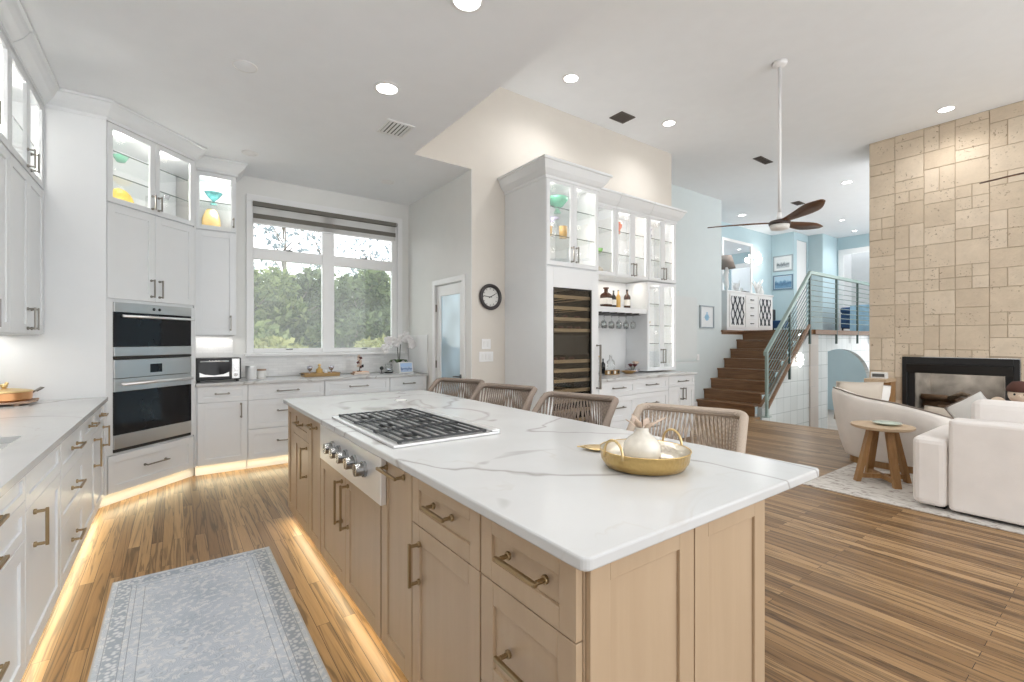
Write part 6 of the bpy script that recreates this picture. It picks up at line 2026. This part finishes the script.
for x, y, q in ((12.3, 5.3, 'over the dark armchair'), (11.6, 3.2, 'in front of the landing railing'), (14.6, 4.6, 'over the bed')):
    downlight(x, y, HIGH, 'ceiling light added to brighten the landing, ' + q, 40, r=0.05)  # extra lamps put in to brighten the landing
downlight(13.07, 4.377, HIGH, 'small ceiling light over the far end of the landing', HIGH_W, on=True, r=0.05)
downlight(2.9, 1.2, HIGH, 'recessed light of the living room ceiling over the bar stools, above the photo', HIGH_W)
downlight(5.4, 0.4, HIGH, 'recessed light of the living room ceiling by the fans, above the photo', HIGH_W)
for x, y, q in ((-0.15, 2.0, 'above the runner'), (-0.15, 0.3, 'behind the runner'), (1.3, 1.0, 'above the gold tray'), (1.3, -0.5, 'behind the island')):
    downlight(x, y, LOW, 'unseen kitchen ceiling light added for brightness ' + q + ', above the photo', 22)  # unseen lamps added so bounced light lifts the kitchen ceiling


def vent(x, y, z, w_, l_, rz, frame, slat, label, n=6):
    t = thing('ceiling_vent', label, 'vent', (x, y, z), rz)
    MB().box(-w_ / 2, -l_ / 2, -0.004, w_ / 2, l_ / 2, -0.001).build('backing', M['vent_dark'], t)
    f = MB()
    b_ = 0.022
    f.box(-w_ / 2 - b_, -l_ / 2 - b_, -0.010, -w_ / 2, l_ / 2 + b_, -0.001).box(w_ / 2, -l_ / 2 - b_, -0.010, w_ / 2 + b_, l_ / 2 + b_, -0.001).box(-w_ / 2, -l_ / 2 - b_, -0.010, w_ / 2, -l_ / 2, -0.001).box(-w_ / 2, l_ / 2, -0.010, w_ / 2, l_ / 2 + b_, -0.001)
    f.build('frame', frame, t)
    for k in range(n):
        u = -w_ / 2 + w_ * (k + 0.5) / n
        MB().box(u - w_ / n * 0.28, -l_ / 2, -0.009, u + w_ / n * 0.28, l_ / 2, -0.006, rot=Matrix.Rotation(R(28), 3, 'Y')).build('slat', slat, t)
    return t


vent(1.60, 3.965, LOW, 0.20, 0.24, 0, M['trim'], M['trim'], 'white louvred vent in the kitchen ceiling')
vent(4.745, 4.06, HIGH, 0.22, 0.17, 0, M['vent_brown'], M['vent_brown'], 'square brown vent in the high ceiling by the cream wall')
vent(7.707, 3.679, HIGH, 0.36, 0.085, 0, M['vent_brown'], M['vent_brown'], 'long brown vent in the high ceiling behind the fan rod', 4)
vent(10.709, 4.388, HIGH, 0.26, 0.12, 0, M['vent_brown'], M['vent_brown'], 'small brown vent in the ceiling over the landing railing', 4)


def fan(loc, angles, label, pitch=-12):
    t = thing('ceiling_fan', label, 'ceiling fan', (loc[0], loc[1], 2.56))
    MB().lathe([(0, HIGH - 2.56 - 0.001), (0.075, HIGH - 2.56 - 0.001), (0.07, HIGH - 2.56 - 0.03), (0.03, HIGH - 2.56 - 0.055), (0, HIGH - 2.56 - 0.056)], n=24).build('canopy', M['trim'], t, True)
    MB().cyl((0, 0, 0.12), (0, 0, HIGH - 2.56 - 0.05), 0.017, n=14).build('rod', M['trim'], t, True)
    MB().lathe([(0, 0.13), (0.02, 0.13), (0.028, 0.08), (0.03, 0.055), (0, 0.055)], n=20).build('coupling', M['trim'], t, True)
    MB().lathe([(0, 0.054), (0.05, 0.054), (0.095, 0.040), (0.105, 0.020), (0.10, 0.0), (0, 0.0)], n=28).build('motor', M['fan_dark'], t, True)
    MB().lathe([(0.0, -0.0005), (0.092, -0.0005), (0.094, -0.02), (0.082, -0.045), (0.045, -0.055), (0, -0.057)], n=28).build('light_bowl', M['frosted_white'], t, True)
    for a in angles:
        rings = []
        for k in range(15):
            u = k / 14
            x = 0.085 + 0.615 * u
            cw = 0.030 + 0.052 * math.sin(min(1, u * 1.25) * PI / 2) ** 1.3
            if u > 0.66:
                cw *= max(0.22, 1 - ((u - 0.66) / 0.36) ** 1.5 * 0.8)
            yo = 0.025 * math.sin(u * PI) - 0.0
            tw_ = R(pitch - 8 * (1 - u))
            zc = 0.030 + 0.02 * u
            c, s = math.cos(tw_), math.sin(tw_)
            rings.append([(x, yo - cw * c, zc - cw * s - 0.004), (x, yo + cw * c, zc + cw * s - 0.004), (x, yo + cw * c, zc + cw * s + 0.004), (x, yo, zc + 0.008), (x, yo - cw * c, zc - cw * s + 0.004)])
        MB().loft(rings).build('blade', M['walnut'], t, True, rot=(0, 0, R(a)))
    return t


fan((5.15, 2.288), (116, 233, 349), 'white-rod ceiling fan with three walnut blades hanging before the stairs')
fan((5.07, 0.12), (75, 195, 315), 'second ceiling fan, one blade tip showing at the right edge of the photo')

# ------------------------------------------------------------------ garden outside the window
struct('ground', MB().box(-14, 6.6, -0.75, 6.5, 40, -0.7), M['grass'])
rt = random.Random(21)


def tree(x, y, h, cr, label, leaf, n, base=0.3, slim=1.0, size=0.10, cat='tree', name='garden_tree', clumps=26):
    t = thing(name, label, cat, (x, y, -0.7))
    tm = MB()
    top = Vector((rt.uniform(-0.2, 0.2), rt.uniform(-0.2, 0.2), h * 0.85))
    tm.tube([(0, 0, 0), top * 0.5 + Vector((rt.uniform(-0.1, 0.1), 0, 0)), top], [0.09 * h / 5 + 0.03, 0.06 * h / 5 + 0.02, 0.015], 8)
    cl = []
    for k in range(clumps):
        z = h * (base + (1 - base) * (k + 0.5) / clumps)
        f = (z / h - base) / (1 - base)
        rad = cr * (0.55 + 0.6 * math.sin(PI * min(1, f * 0.8 + 0.15))) * slim
        a = rt.uniform(0, 2 * PI)
        d = rad * math.sqrt(rt.random())
        c = Vector((d * math.cos(a), d * math.sin(a), z))
        cl.append((c, cr * rt.uniform(0.28, 0.5)))
        tm.tube([Vector((0, 0, z * 0.85)), c], [0.02, 0.006], 5)
    tm.build('trunk', M['trunk'], t, True)
    m = bmesh.new()
    for k in range(n):
        c, rr = rt.choice(cl)
        v = Vector((rt.gauss(0, 1), rt.gauss(0, 1), rt.gauss(0, 1))).normalized() * rr * rt.uniform(0.5, 1.0)
        p = c + v
        u = Vector((rt.gauss(0, 1), rt.gauss(0, 1), rt.gauss(0, 1))).normalized()
        w_ = u.cross(Vector((rt.gauss(0, 1), rt.gauss(0, 1), rt.gauss(0, 1)))).normalized()
        s = size * rt.uniform(0.6, 1.3)
        q = [m.verts.new(p + u * s), m.verts.new(p + w_ * s * 0.45), m.verts.new(p - u * s), m.verts.new(p - w_ * s * 0.45)]
        m.faces.new(q)
    me = bpy.data.meshes.new('foliage')
    m.to_mesh(me)
    m.free()
    fo_ = bpy.data.objects.new('foliage', me)
    COL.objects.link(fo_)
    me.materials.append(leaf)
    fo_.parent = t
    return t


G = 'trees and shrubs beyond the kitchen window'
for a in ((1.3, 10.6, 3.3, 1.0, 'bushy mid-green tree filling the left lower window pane', M['leaf_a'], 8000, 0.10), (2.35, 11.6, 3.5, 0.95, 'dark green tree behind the left lower pane, beside the window mullion', M['leaf_b'], 8000, 0.12),
          (3.35, 10.4, 3.3, 0.95, 'bushy tree filling the right lower window pane', M['leaf_b'], 8000, 0.15), (4.6, 11.6, 3.5, 1.1, 'broad green tree at the right side of the window view', M['leaf_a'], 8000, 0.1),
          (3.0, 9.0, 1.9, 0.7, 'yellow-green shrub low in the right window pane', M['leaf_c'], 4000, 0.1), (1.55, 9.0, 1.9, 0.7, 'yellow-green shrub low in the left window pane', M['leaf_c'], 4000, 0.1),
          (2.6, 15.0, 6.4, 1.1, 'tall feathery blue-grey tree in the upper left window pane', M['leaf_d'], 340, 0.45), (4.1, 16.5, 6.6, 0.9, 'tall thin blue-grey tree in the upper left pane, nearer the mullion', M['leaf_d'], 260, 0.5),
          (5.6, 16.0, 5.6, 0.9, 'pointed blue-grey tree in the upper right window pane', M['leaf_d'], 260, 0.45), (6.2, 17.0, 5.8, 0.9, 'sparse blue-grey tree at the right of the upper right pane', M['leaf_d'], 260, 0.45),
          (0.6, 12.5, 3.4, 1.1, 'green tree at the left edge of the window view', M['leaf_a'], 2200, 0.1), (3.0, 14.0, 3.6, 1.3, 'broad dark tree in the back of the garden', M['leaf_b'], 8000, 0.05), (5.6, 14.0, 3.6, 1.4, 'broad dark tree in the back of the garden at the right', M['leaf_b'], 8000, 0.05)):
    tree(*a)
